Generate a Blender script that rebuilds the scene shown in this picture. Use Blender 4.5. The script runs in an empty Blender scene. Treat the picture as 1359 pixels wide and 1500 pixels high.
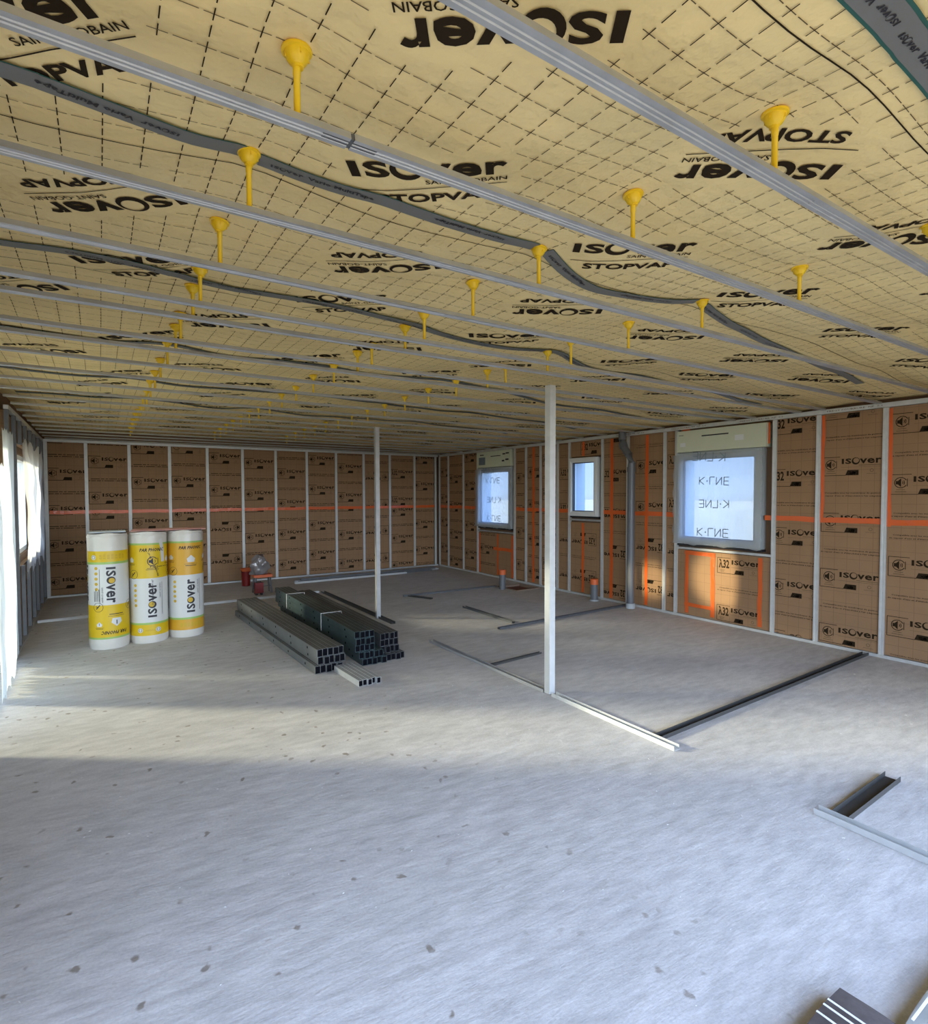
import bpy, math, random
from mathutils import Vector
random.seed(7)
SC = bpy.context.scene
COL = SC.collection
PI = math.pi
# ------------------------------------------------------------------ camera
cd = bpy.data.cameras.new('camera'); cam = bpy.data.objects.new('camera', cd); COL.objects.link(cam)
SC.camera = cam
F_PX = 812.44
cd.sensor_fit = 'HORIZONTAL'; cd.sensor_width = 36.0; cd.lens = 36.0*F_PX/1359.0
cd.clip_start = .05; cd.clip_end = 300
YAW, PITCH, ROLL = .580964, .03315, -.002513
fw = Vector((math.sin(YAW)*math.cos(PITCH), math.cos(YAW)*math.cos(PITCH), -math.sin(PITCH)))
r0 = Vector((math.cos(YAW), -math.sin(YAW), 0)); u0 = r0.cross(fw)
rr = r0*math.cos(ROLL)+u0*math.sin(ROLL); uu = -r0*math.sin(ROLL)+u0*math.cos(ROLL)
from mathutils import Matrix
M4 = Matrix(((rr.x, uu.x, -fw.x, -6.42724), (rr.y, uu.y, -fw.y, -10.86058), (rr.z, uu.z, -fw.z, 1.6332), (0, 0, 0, 1)))
cam.matrix_world = M4
# ------------------------------------------------------------------ world, sun, lights, exposure
W = bpy.data.worlds.new('daylight'); SC.world = W; W.use_nodes = True
nt = W.node_tree; nt.nodes.clear()
out = nt.nodes.new('ShaderNodeOutputWorld'); bg = nt.nodes.new('ShaderNodeBackground')
tc = nt.nodes.new('ShaderNodeTexCoord'); sx = nt.nodes.new('ShaderNodeSeparateXYZ')
mr = nt.nodes.new('ShaderNodeMapRange'); mr.inputs['From Min'].default_value = -1; mr.inputs['From Max'].default_value = 1
cr = nt.nodes.new('ShaderNodeValToRGB')
nt.links.new(tc.outputs['Generated'], sx.inputs[0]); nt.links.new(sx.outputs['Z'], mr.inputs['Value'])
nt.links.new(mr.outputs[0], cr.inputs[0]); nt.links.new(cr.outputs[0], bg.inputs[0]); nt.links.new(bg.outputs[0], out.inputs[0])
e = cr.color_ramp.elements
e[0].position = 0; e[0].color = (.62, .50, .32, 1)
e[1].position = 1; e[1].color = (.36, .52, .92, 1)
for pos, c in ((.485, (.70, .66, .55, 1)), (.50, (.86, .90, .95, 1)), (.56, (.66, .79, 1.0, 1)), (.68, (.48, .64, 1.0, 1))):
    k = e.new(pos); k.color = c
WORLD_STRENGTH = 1.5; REAR_SKY = 8.6; SUN_SIDE = 2.2
dt = nt.nodes.new('ShaderNodeMapRange'); dt.interpolation_type = 'SMOOTHSTEP'      # sky boosted behind the camera, added light for the near room
dt.inputs['From Min'].default_value = -.1; dt.inputs['From Max'].default_value = -.9; dt.inputs['To Min'].default_value = WORLD_STRENGTH; dt.inputs['To Max'].default_value = WORLD_STRENGTH*REAR_SKY
nt.links.new(sx.outputs['Y'], dt.inputs['Value'])
dl = nt.nodes.new('ShaderNodeMapRange'); dl.interpolation_type = 'SMOOTHSTEP'      # and brighter towards the low sun on the left
dl.inputs['From Min'].default_value = -.3; dl.inputs['From Max'].default_value = -.9; dl.inputs['To Min'].default_value = 0; dl.inputs['To Max'].default_value = WORLD_STRENGTH*SUN_SIDE
nt.links.new(sx.outputs['X'], dl.inputs['Value'])
ds = nt.nodes.new('ShaderNodeMath'); ds.operation = 'MAXIMUM'; nt.links.new(dt.outputs[0], ds.inputs[0]); nt.links.new(dl.outputs[0], ds.inputs[1]); nt.links.new(ds.outputs[0], bg.inputs[1])
sd = bpy.data.lights.new('sun', 'SUN'); sun = bpy.data.objects.new('sun', sd); COL.objects.link(sun)
sd.energy = 13.5; sd.angle = math.radians(6.0); sd.color = (1.0, .88, .66)
EL = math.radians(14.5)
sdir = Vector((.82*math.cos(EL)/1.0, -.572*math.cos(EL), -math.sin(EL)))
sun.rotation_euler = sdir.to_track_quat('-Z', 'Y').to_euler()
sun.location = (-14, -1, 6)
# added spot lamps imitating reflected sun, for the warm patches on the right wall
for tgt, deg, en in (((0, -5.83, .42), 2.0, 30000), ((0, -6.85, .55), 3.1, 42000)):
    gd = bpy.data.lights.new('added_glint_spot', 'SPOT'); gl = bpy.data.objects.new('added_glint_spot', gd); COL.objects.link(gl)
    gd.energy = en; gd.color = (1.0, .82, .55); gd.spot_size = math.radians(deg); gd.spot_blend = .6; gd.shadow_soft_size = .10
    gl.location = (-16.0, -5.2, 2.95)
    gl.rotation_euler = (Vector(tgt)-gl.location).to_track_quat('-Z', 'Y').to_euler()
def portal(name, loc, rot, sx_, sy_):
    d = bpy.data.lights.new(name, 'AREA'); d.shape = 'RECTANGLE'; d.size = sx_; d.size_y = sy_
    o = bpy.data.objects.new(name, d); COL.objects.link(o); o.location = loc; o.rotation_euler = rot
    d.cycles.is_portal = True
    return o
portal('sky_portal_rear', (-4.4, -11.97, 1.24), (PI/2, 0, 0), 5.3, 2.36)     # rotation makes -Z face +Y
portal('sky_portal_patio', (-7.42, -5.12, 1.12), (PI/2, 0, -PI/2), 2.3, 2.16)
portal('sky_portal_near', (-7.46, -10.75, 1.12), (PI/2, 0, -PI/2), 1.66, 2.16)
portal('sky_portal_left', (-7.42, -2.28, 1.52), (PI/2, 0, -PI/2), 2.0, 1.22)
VS = SC.view_settings
VS.view_transform = 'Standard'; VS.look = 'None'; VS.gamma = 1; VS.use_curve_mapping = False
VS.exposure = 0.0
cy = SC.cycles
cy.use_denoising = True; cy.max_bounces = 10; cy.diffuse_bounces = 6; cy.transparent_max_bounces = 16
cy.sample_clamp_indirect = 6; cy.caustics_reflective = False; cy.caustics_refractive = False

# ------------------------------------------------------------------ helpers
def mat(name, col, rough=.6, metal=0, noise=None, bump=None, spec=None):
    m = bpy.data.materials.new(name); m.use_nodes = True; n = m.node_tree; b = n.nodes['Principled BSDF']
    b.inputs['Base Color'].default_value = (*col, 1); b.inputs['Roughness'].default_value = rough; b.inputs['Metallic'].default_value = metal
    if spec is not None: b.inputs['Specular IOR Level'].default_value = spec
    if noise:
        sc, amt = noise[:2]
        g = n.nodes.new('ShaderNodeNewGeometry'); t = n.nodes.new('ShaderNodeTexNoise'); t.inputs['Scale'].default_value = sc; t.inputs['Detail'].default_value = 4
        n.links.new(g.outputs['Position'], t.inputs['Vector'])
        mx = n.nodes.new('ShaderNodeMix'); mx.data_type = 'RGBA'
        mx.inputs[6].default_value = (*[c*(1-amt) for c in col], 1); mx.inputs[7].default_value = (*[min(1, c*(1+amt)) for c in col], 1)
        n.links.new(t.outputs[0], mx.inputs[0]); n.links.new(mx.outputs[2], b.inputs['Base Color'])
    if bump:
        g = n.nodes.new('ShaderNodeNewGeometry'); t = n.nodes.new('ShaderNodeTexNoise'); t.inputs['Scale'].default_value = bump[0]; t.inputs['Detail'].default_value = 5
        bp = n.nodes.new('ShaderNodeBump'); bp.inputs['Strength'].default_value = bump[1]; bp.inputs['Distance'].default_value = bump[2]
        n.links.new(g.outputs['Position'], t.inputs['Vector']); n.links.new(t.outputs[0], bp.inputs['Height']); n.links.new(bp.outputs[0], b.inputs['Normal'])
    return m
MT = {}
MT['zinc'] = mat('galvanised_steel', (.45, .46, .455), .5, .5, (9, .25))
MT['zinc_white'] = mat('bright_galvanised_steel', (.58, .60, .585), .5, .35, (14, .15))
MT['zinc_dark'] = mat('dark_and_shaded_steel', (.15, .16, .165), .5, .6, (20, .2))  # darker copy of the galvanised steel; also paints shade on the left studs
MT['zinc_shaded'] = mat('steel_with_shade', (.06, .058, .052), .6, .3, (12, .2))  # rail steel darkened to paint in its unlit side
MT['stack_zinc'] = mat('stacked_steel', (.25, .265, .26), .45, .6, (7, .2))
MT['green_zinc'] = mat('oiled_steel', (.12, .18, .19), .35, .7, (7, .3))
MT['yellow'] = mat('yellow_plastic', (.86, .57, .012), .4)
MT['ink'] = mat('dark_brown_ink', (.028, .019, .010), .9, spec=.08)
MT['ink_soft'] = mat('faded_brown_ink', (.12, .085, .045), .9, spec=.08)
MT['membrane'] = mat('cream_membrane', (.85, .665, .305), .75, 0, (3, .08), (4.5, .55, .06))
MT['tape_gray'] = mat('grey_tape', (.17, .17, .155), .6)
MT['tape_green'] = mat('green_tape_edge', (.02, .10, .075), .6)
MT['orange'] = mat('orange_tape', (.66, .115, .018), .3, 0, None, (14, .5, .02))
MT['pvc'] = mat('grey_pvc', (.12, .13, .14), .4)
MT['orange_cap'] = mat('orange_cap', (.65, .13, .03), .5)
MT['frame'] = mat('grey_window_frame', (.38, .42, .43), .5)
MT['frame_white'] = mat('white_window_frame', (.72, .75, .74), .45)
MT['box_green'] = mat('pale_green_shutter_box', (.62, .66, .50), .6, 0, (5, .06))
MT['black'] = mat('black_rubber', (.015, .015, .017), .6)
MT['wall'] = mat('insulation_brown', (.20, .12, .07), .8)
MT['osb'] = mat('bare_board', (.40, .27, .13), .8)
MT['white_wrap'] = mat('white_plastic_wrap', (.62, .60, .54), .35, 0, (6, .08), (9, .5, .02))
MT['roll_yellow'] = mat('roll_yellow', (.64, .44, .01), .4)
MT['roll_amber'] = mat('roll_amber', (.62, .34, .025), .4)
MT['roll_green'] = mat('roll_green', (.30, .46, .12), .4)
MT['roll_white'] = mat('roll_white_print', (.62, .63, .60), .4)
MT['print_black'] = mat('print_black', (.015, .015, .02), .5)
MT['print_gold'] = mat('print_gold', (.55, .36, .02), .5)
MT['red'] = mat('red_plastic', (.20, .008, .006), .4)
MT['red_board'] = mat('thin_board_red_edge', (.50, .26, .24), .6)
MT['blue_sheet'] = mat('pale_blue_sheet', (.50, .58, .64), .5)
MT['slate'] = mat('brown_grey_felt', (.115, .10, .095), .9, 0, (30, .4), spec=.2)
MT['hollow_shade'] = mat('painted_hollow_shade', (.006, .006, .008), .9, spec=.0)  # black paints the shade inside stud ends and punched holes
MT['strap'] = mat('white_strap', (.80, .82, .82), .5)
MT['rust'] = mat('rusty_brown', (.16, .055, .03), .9)
MT['letter_gray'] = mat('grey_film_print', (.16, .20, .22), .6)
MT['gravel'] = mat('plaster_chip', (.50, .50, .47), .9)

# kraft facing with a faint printed grid
def grid_mat(name, col, line, axes, pitch, width, offs=(0, 0)):
    m = mat(name, col, .75, 0)
    n = m.node_tree; b = n.nodes['Principled BSDF']
    g = n.nodes.new('ShaderNodeNewGeometry'); s = n.nodes.new('ShaderNodeSeparateXYZ'); n.links.new(g.outputs['Position'], s.inputs[0])
    hs = []
    for a, of in zip(axes, offs):
        ad = n.nodes.new('ShaderNodeMath'); ad.operation = 'ADD'; ad.inputs[1].default_value = 50+of
        n.links.new(s.outputs[a], ad.inputs[0])
        md = n.nodes.new('ShaderNodeMath'); md.operation = 'MODULO'; md.inputs[1].default_value = pitch
        n.links.new(ad.outputs[0], md.inputs[0])
        lt = n.nodes.new('ShaderNodeMath'); lt.operation = 'LESS_THAN'; lt.inputs[1].default_value = width
        n.links.new(md.outputs[0], lt.inputs[0]); hs.append(lt)
    mx = n.nodes.new('ShaderNodeMath'); mx.operation = 'MAXIMUM'
    n.links.new(hs[0].outputs[0], mx.inputs[0]); n.links.new(hs[1].outputs[0], mx.inputs[1])
    t = n.nodes.new('ShaderNodeTexNoise'); t.inputs['Scale'].default_value = 5; n.links.new(g.outputs['Position'], t.inputs['Vector'])
    c0 = n.nodes.new('ShaderNodeMix'); c0.data_type = 'RGBA'; c0.inputs[6].default_value = (*[c*.88 for c in col], 1); c0.inputs[7].default_value = (*[c*1.12 for c in col], 1)
    n.links.new(t.outputs[0], c0.inputs[0])
    c1 = n.nodes.new('ShaderNodeMix'); c1.data_type = 'RGBA'; n.links.new(c0.outputs[2], c1.inputs[6]); c1.inputs[7].default_value = (*line, 1)
    n.links.new(mx.outputs[0], c1.inputs[0]); n.links.new(c1.outputs[2], b.inputs['Base Color'])
    bp = n.nodes.new('ShaderNodeBump'); bp.inputs['Strength'].default_value = .4; bp.inputs['Distance'].default_value = .02
    t2 = n.nodes.new('ShaderNodeTexNoise'); t2.inputs['Scale'].default_value = 4; n.links.new(g.outputs['Position'], t2.inputs['Vector'])
    n.links.new(t2.outputs[0], bp.inputs['Height']); n.links.new(bp.outputs[0], b.inputs['Normal'])
    return m
KR = (.30, .178, .088); KL = (.22, .125, .062)
MT['kraft_x'] = grid_mat('kraft_paper_far', KR, KL, ('X', 'Z'), .115, .004)
MT['kraft_y'] = grid_mat('kraft_paper_side', KR, KL, ('Y', 'Z'), .115, .004)

def film_mat(name, transp, col=(.86, .90, .92), gloss=.12):
    m = bpy.data.materials.new(name); m.use_nodes = True; n = m.node_tree; n.nodes.clear()
    o = n.nodes.new('ShaderNodeOutputMaterial'); tr = n.nodes.new('ShaderNodeBsdfTransparent'); tl = n.nodes.new('ShaderNodeBsdfTranslucent')
    df = n.nodes.new('ShaderNodeBsdfDiffuse'); gs = n.nodes.new('ShaderNodeBsdfGlossy'); gs.inputs['Roughness'].default_value = .18
    tl.inputs[0].default_value = (*col, 1); df.inputs[0].default_value = (*col, 1); tr.inputs[0].default_value = (.96, .97, .97, 1)
    m1 = n.nodes.new('ShaderNodeMixShader'); m1.inputs[0].default_value = .45; n.links.new(tl.outputs[0], m1.inputs[1]); n.links.new(df.outputs[0], m1.inputs[2])
    m2 = n.nodes.new('ShaderNodeMixShader'); m2.inputs[0].default_value = gloss; n.links.new(m1.outputs[0], m2.inputs[1]); n.links.new(gs.outputs[0], m2.inputs[2])
    m3 = n.nodes.new('ShaderNodeMixShader'); m3.inputs[0].default_value = transp; n.links.new(m2.outputs[0], m3.inputs[1]); n.links.new(tr.outputs[0], m3.inputs[2])
    g = n.nodes.new('ShaderNodeNewGeometry'); t = n.nodes.new('ShaderNodeTexNoise'); t.inputs['Scale'].default_value = 9; t.inputs['Detail'].default_value = 6
    mp = n.nodes.new('ShaderNodeMapping'); mp.inputs['Scale'].default_value = (1, 1, .3); n.links.new(g.outputs['Position'], mp.inputs[0]); n.links.new(mp.outputs[0], t.inputs['Vector'])
    bp = n.nodes.new('ShaderNodeBump'); bp.inputs['Strength'].default_value = .8; bp.inputs['Distance'].default_value = .03
    n.links.new(t.outputs[0], bp.inputs['Height'])
    for q in (tl, df, gs): n.links.new(bp.outputs[0], q.inputs['Normal'])
    n.links.new(m3.outputs[0], o.inputs[0])
    return m
MT['film'] = film_mat('protective_film', .62)
MT['film_door_added'] = film_mat('added_door_film', .82, (.86, .9, .9), .05)
MT['sheet'] = film_mat('plastic_sheeting', .14, (.80, .86, .86), .1)
MT['sheet_thin'] = film_mat('thin_plastic_sheeting', .28, (.86, .90, .92), .15)
def glass_mat():
    m = bpy.data.materials.new('window_glass'); m.use_nodes = True; n = m.node_tree; n.nodes.clear()
    o = n.nodes.new('ShaderNodeOutputMaterial'); tr = n.nodes.new('ShaderNodeBsdfTransparent'); gs = n.nodes.new('ShaderNodeBsdfGlossy'); gs.inputs['Roughness'].default_value = .02
    tr.inputs[0].default_value = (.72, .84, 1.0, 1); mx = n.nodes.new('ShaderNodeMixShader'); mx.inputs[0].default_value = .06  # blue tint paints the cool outdoor light into the panes
    n.links.new(tr.outputs[0], mx.inputs[1]); n.links.new(gs.outputs[0], mx.inputs[2]); n.links.new(mx.outputs[0], o.inputs[0]); return m
MT['glass'] = glass_mat()
MT['clear_glass'] = glass_mat(); [setattr(n_.inputs[0], 'default_value', (.93, .95, .94, 1)) for n_ in MT['clear_glass'].node_tree.nodes if n_.type == 'BSDF_TRANSPARENT']; MT['clear_glass'].name = 'clear_glass'

def concrete():
    m = mat('poured_concrete', (.5, .5, .5), .7); n = m.node_tree; b = n.nodes['Principled BSDF']
    g = n.nodes.new('ShaderNodeNewGeometry')
    def noise(scale, detail=4, rot=0, st=(1, 1, 1)):
        mp = n.nodes.new('ShaderNodeMapping'); mp.inputs['Rotation'].default_value = (0, 0, rot); mp.inputs['Scale'].default_value = st
        t = n.nodes.new('ShaderNodeTexNoise'); t.inputs['Scale'].default_value = scale; t.inputs['Detail'].default_value = detail; t.inputs['Roughness'].default_value = .62
        n.links.new(g.outputs['Position'], mp.inputs[0]); n.links.new(mp.outputs[0], t.inputs['Vector']); return t
    def ramp(src, p0, p1, c0, c1):
        r = n.nodes.new('ShaderNodeValToRGB'); r.color_ramp.elements[0].position = p0; r.color_ramp.elements[1].position = p1
        r.color_ramp.elements[0].color = (*c0, 1); r.color_ramp.elements[1].color = (*c1, 1); n.links.new(src, r.inputs[0]); return r
    def mult(a, bb):
        x = n.nodes.new('ShaderNodeMix'); x.data_type = 'RGBA'; x.blend_type = 'MULTIPLY'; x.inputs[0].default_value = 1
        n.links.new(a, x.inputs[6]); n.links.new(bb, x.inputs[7]); return x.outputs[2]
    a = ramp(noise(1.1, 6, .6, (1, 2.2, 1)).outputs[0], .3, .7, (.50, .492, .47), (.60, .592, .57))
    bq = ramp(noise(5.5, 8, .65, (1, 3.0, 1)).outputs[0], .32, .62, (.80, .80, .80), (1.04, 1.04, 1.04))
    cq = ramp(noise(90, 3).outputs[0], .3, .6, (.90, .90, .90), (1.03, 1.03, 1.03))
    c = mult(mult(a.outputs[0], bq.outputs[0]), cq.outputs[0])
    # damp spots
    v = n.nodes.new('ShaderNodeTexVoronoi'); v.inputs['Scale'].default_value = 9.0
    ns = noise(9, 3); add = n.nodes.new('ShaderNodeVectorMath'); add.operation = 'MULTIPLY_ADD'; add.inputs[1].default_value = (.10, .10, 0)
    n.links.new(ns.outputs['Color'], add.inputs[0]); n.links.new(g.outputs['Position'], add.inputs[2]); n.links.new(add.outputs[0], v.inputs['Vector'])
    sp = ramp(v.outputs['Distance'], .09, .16, (1, 1, 1), (0, 0, 0))
    msk = ramp(noise(1.6, 2, 1.1).outputs[0], .42, .50, (0, 0, 0), (1, 1, 1))
    sepx = n.nodes.new('ShaderNodeSeparateXYZ'); n.links.new(g.outputs['Position'], sepx.inputs[0])
    lim = n.nodes.new('ShaderNodeMapRange'); lim.inputs['From Min'].default_value = -4.2; lim.inputs['From Max'].default_value = -5.0; lim.inputs['To Max'].default_value = .8
    n.links.new(sepx.outputs['X'], lim.inputs['Value'])
    mm = n.nodes.new('ShaderNodeMath'); mm.operation = 'MULTIPLY'; n.links.new(sp.outputs[0], mm.inputs[0]); n.links.new(msk.outputs[0], mm.inputs[1])
    m2 = n.nodes.new('ShaderNodeMath'); m2.operation = 'MULTIPLY'; n.links.new(mm.outputs[0], m2.inputs[0]); n.links.new(lim.outputs[0], m2.inputs[1])
    fin = n.nodes.new('ShaderNodeMix'); fin.data_type = 'RGBA'; n.links.new(m2.outputs[0], fin.inputs[0]); n.links.new(c, fin.inputs[6]); fin.inputs[7].default_value = (.20, .17, .13, 1)
    n.links.new(fin.outputs[2], b.inputs['Base Color'])
    bp = n.nodes.new('ShaderNodeBump'); bp.inputs['Strength'].default_value = .25; bp.inputs['Distance'].default_value = .02
    n.links.new(noise(7, 7, .65, (1, 3, 1)).outputs[0], bp.inputs['Height']); n.links.new(bp.outputs[0], b.inputs['Normal'])
    return m
MT['concrete'] = concrete()

def tag(o, label=None, cat=None, group=None, kind=None):
    if label: o['label'] = label
    if cat: o['category'] = cat
    if group: o['group'] = group
    if kind: o['kind'] = kind
    return o
def empty(name, loc, rz=0):
    o = bpy.data.objects.new(name, None); o.empty_display_size = .1; COL.objects.link(o); o.location = loc; o.rotation_euler = (0, 0, rz); return o
class MB:
    def __init__(s): s.v = []; s.f = []; s.m = []
    def add(s, vs, fs, m=0):
        n = len(s.v); s.v += [tuple(x) for x in vs]; s.f += [tuple(i+n for i in f) for f in fs]; s.m += [m]*len(fs); return s
    def box(s, x0, x1, y0, y1, z0, z1, m=0):
        if x0 > x1: x0, x1 = x1, x0
        if y0 > y1: y0, y1 = y1, y0
        if z0 > z1: z0, z1 = z1, z0
        return s.add([(x0, y0, z0), (x1, y0, z0), (x1, y1, z0), (x0, y1, z0), (x0, y0, z1), (x1, y0, z1), (x1, y1, z1), (x0, y1, z1)],
                     [(0, 3, 2, 1), (4, 5, 6, 7), (0, 1, 5, 4), (1, 2, 6, 5), (2, 3, 7, 6), (3, 0, 4, 7)], m)
    def extrude(s, prof, fn, a, b, m=0, closed=True, caps=True):
        n = len(prof); vs = [fn(p, a) for p in prof]+[fn(p, b) for p in prof]
        fs = [(i, (i+1) % n, n+(i+1) % n, n+i) for i in range(n if closed else n-1)]
        if caps and closed: fs += [tuple(range(n-1, -1, -1)), tuple(range(n, 2*n))]
        return s.add(vs, fs, m)
    def strip_profile(s, pts, th, fn, a, b, m=0):     # thin folded sheet of thickness th, profile polyline pts
        L = []
        n = len(pts)
        for i, p in enumerate(pts):
            nx = ny = 0
            for j in (i-1, i):
                if 0 <= j < n-1:
                    dx, dy = pts[j+1][0]-pts[j][0], pts[j+1][1]-pts[j][1]; l = math.hypot(dx, dy) or 1
                    nx += -dy/l; ny += dx/l
            l2 = nx*nx+ny*ny; c = 2 if 0 < i < n-1 else 1
            k = c/l2 if l2 > .2 else 1
            L.append((p[0]+nx*k*th, p[1]+ny*k*th))
        for i in range(n-1):
            s.extrude([pts[i], pts[i+1], L[i+1], L[i]], fn, a, b, m)
        return s
    def lathe(s, prof, c=(0, 0, 0), seg=20, m=0, cap=True):
        vs = []
        for r, z in prof:
            for k in range(seg):
                a = 2*PI*k/seg; vs.append((c[0]+r*math.cos(a), c[1]+r*math.sin(a), c[2]+z))
        fs = []
        for i in range(len(prof)-1):
            for k in range(seg):
                fs.append((i*seg+k, i*seg+(k+1) % seg, (i+1)*seg+(k+1) % seg, (i+1)*seg+k))
        if cap: fs += [tuple(range(seg-1, -1, -1)), tuple(range((len(prof)-1)*seg, len(prof)*seg))]
        return s.add(vs, fs, m)
    def tube(s, path, r, seg=12, m=0):
        P = [Vector(p) for p in path]; rings = []
        for i, p in enumerate(P):
            d = (P[min(i+1, len(P)-1)]-P[max(i-1, 0)]).normalized()
            a = Vector((0, 0, 1)) if abs(d.z) < .9 else Vector((1, 0, 0))
            u = d.cross(a).normalized(); w = d.cross(u)
            ri = r[i] if isinstance(r, (list, tuple)) else r
            rings.append([p+u*ri*math.cos(2*PI*k/seg)+w*ri*math.sin(2*PI*k/seg) for k in range(seg)])
        vs = [q for R_ in rings for q in R_]; fs = []
        for i in range(len(P)-1):
            for k in range(seg): fs.append((i*seg+k, i*seg+(k+1) % seg, (i+1)*seg+(k+1) % seg, (i+1)*seg+k))
        fs += [tuple(range(seg-1, -1, -1)), tuple(range((len(P)-1)*seg, len(P)*seg))]
        return s.add(vs, fs, m)
    def build(s, name, mats, parent=None, smooth=False, loc=None):
        me = bpy.data.meshes.new(name); me.from_pydata(s.v, [], s.f)
        if not isinstance(mats, (list, tuple)): mats = [mats]
        for q in mats: me.materials.append(MT[q] if isinstance(q, str) else q)
        me.polygons.foreach_set('material_index', s.m)
        if smooth: me.polygons.foreach_set('use_smooth', [True]*len(s.f))
        me.update()
        if smooth:
            try: me.set_sharp_from_angle(angle=math.radians(40))
            except Exception: pass
        o = bpy.data.objects.new(name, me); COL.objects.link(o)
        if parent: o.parent = parent
        if loc: o.location = loc
        return o

# ------------------------------------------------------------------ lettering (flat 2-D templates: list of (x, y), faces, ink index)
_tc = {}
def text2d(s, bold=0.0, shear=0.0, res=2, spacing=1.0):
    key = (s, bold, shear, res, spacing)
    if key in _tc: return _tc[key]
    cu = bpy.data.curves.new('t', 'FONT'); cu.body = s; cu.size = 1; cu.offset = bold; cu.shear = shear; cu.resolution_u = res; cu.fill_mode = 'FRONT'; cu.space_character = spacing
    o = bpy.data.objects.new('t', cu); COL.objects.link(o)
    dg = bpy.context.evaluated_depsgraph_get(); oe = o.evaluated_get(dg); me = oe.to_mesh()
    vs = [(v.co.x, v.co.y) for v in me.vertices]; fs = [tuple(p.vertices) for p in me.polygons]
    oe.to_mesh_clear(); bpy.data.objects.remove(o); bpy.data.curves.remove(cu)
    w = (min(v[0] for v in vs), max(v[0] for v in vs)) if vs else (0, 0)
    _tc[key] = (vs, fs, w); return _tc[key]
def slice_poly(pts, ax, lo, hi):
    def clip(P, f):
        out_ = []
        for i in range(len(P)):
            a, b = P[i], P[(i+1) % len(P)]; fa, fb = f(a), f(b)
            if fa >= 0: out_.append(a)
            if (fa >= 0) != (fb >= 0):
                t = fa/(fa-fb); out_.append((a[0]+(b[0]-a[0])*t, a[1]+(b[1]-a[1])*t))
        return out_
    P = clip(pts, lambda p: p[ax]-lo)
    return clip(P, lambda p: hi-p[ax]) if len(P) > 2 else []
def sliced(t, ax, step=.018):
    q = T2()
    for f, m in zip(t.f, t.m):
        P = [t.v[i] for i in f]; a = min(p[ax] for p in P); b = max(p[ax] for p in P)
        if b-a < step: q.put(P, [tuple(range(len(P)))], m); continue
        k = math.floor(a/step)
        while k*step < b:
            c = slice_poly(P, ax, k*step, (k+1)*step)
            if len(c) > 2: q.put(c, [tuple(range(len(c)))], m)
            k += 1
    return q
class T2:
    def __init__(s): s.v = []; s.f = []; s.m = []
    def put(s, vs, fs, m=0):
        n = len(s.v); s.v += list(vs); s.f += [tuple(i+n for i in f) for f in fs]; s.m += [m]*len(fs)
    def rect(s, x0, y0, x1, y1, m=0): s.put([(x0, y0), (x1, y0), (x1, y1), (x0, y1)], [(0, 1, 2, 3)], m)
    def poly(s, pts, m=0): s.put(pts, [tuple(range(len(pts)))], m)
    def line(s, pts, w, m=0):
        for a, b in zip(pts, pts[1:]):
            dx, dy = b[0]-a[0], b[1]-a[1]; l = math.hypot(dx, dy) or 1; nx, ny = -dy/l*w/2, dx/l*w/2
            s.put([(a[0]-nx, a[1]-ny), (b[0]-nx, b[1]-ny), (b[0]+nx, b[1]+ny), (a[0]+nx, a[1]+ny)], [(0, 1, 2, 3)], m)
    def ring(s, cx, cy_, r, r2, ix=0, iy=0, m=0, seg=22, a0=0, a1=2*PI):
        vs = []
        for k in range(seg+1):
            a = a0+(a1-a0)*k/seg; vs += [(cx+r*math.cos(a), cy_+r*math.sin(a)), (cx+ix+r2*math.cos(a), cy_+iy+r2*math.sin(a))]
        s.put(vs, [(2*k, 2*k+2, 2*k+3, 2*k+1) for k in range(seg)], m)
    def text(s, t, x, y, w=None, h=None, bold=0, shear=0, res=2, m=0, lower=False):
        """w: total width to fit, h: cap height (x-height when lower)"""
        vs, fs, (a, b) = text2d(t, bold, shear, res)
        sy = (h/(.547 if lower else .729)) if h else 1
        sx = (w/(b-a)) if w else sy
        if not h: sy = sx
        s.put([(x+(v[0]-a)*sx, y+v[1]*sy) for v in vs], fs, m)
def isover(t, x, y, w, h, m=0, fill=None, res=2):
    t.text('I', x, y, w*.06, h, .03, 0, res, m)
    t.text('S', x+w*.095, y, w*.16, h, .032, 0, res, m)
    R_ = min(h*.70, w*.105)
    t.ring(x+w*.365, y+h*.46, R_, R_*.70, R_*.10, R_*.16, m)
    if fill is not None: t.ring(x+w*.365+R_*.1, y+h*.46+R_*.16, R_*.70, .0001, 0, 0, fill)
    t.text('v', x+w*.465, y, w*.19, h, .030, 0, res, m, True)
    t.text('e', x+w*.655, y, w*.185, h, .030, 0, res, m, True)
    t.text('r', x+w*.865, y, w*.135, h, .030, 0, res, m, True)
def stamp(mb, t, fn, m0=0, clip=None):
    """copy template t into mesh builder mb, mapped by fn(x, y) -> 3-D point"""
    if clip is None:
        mb.add([fn(*v) for v in t.v], [], 0); n = len(mb.v)-len(t.v)
        mb.f += [tuple(i+n for i in f) for f in t.f]; mb.m += [m0+q for q in t.m]; return
    used = {}; vs = []; fs = []; ms = []
    for f, q in zip(t.f, t.m):
        cx_ = sum(t.v[i][0] for i in f)/len(f); cy_ = sum(t.v[i][1] for i in f)/len(f)
        if not clip(cx_, cy_): continue
        g = []
        for i in f:
            if i not in used: used[i] = len(vs); vs.append(fn(*t.v[i]))
            g.append(used[i])
        fs.append(tuple(g)); ms.append(m0+q)
    n = len(mb.v); mb.v += vs; mb.f += [tuple(i+n for i in f) for f in fs]; mb.m += ms

# ------------------------------------------------------------------ room shell
XL = -7.15; YR = -11.75
mb = MB()
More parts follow.
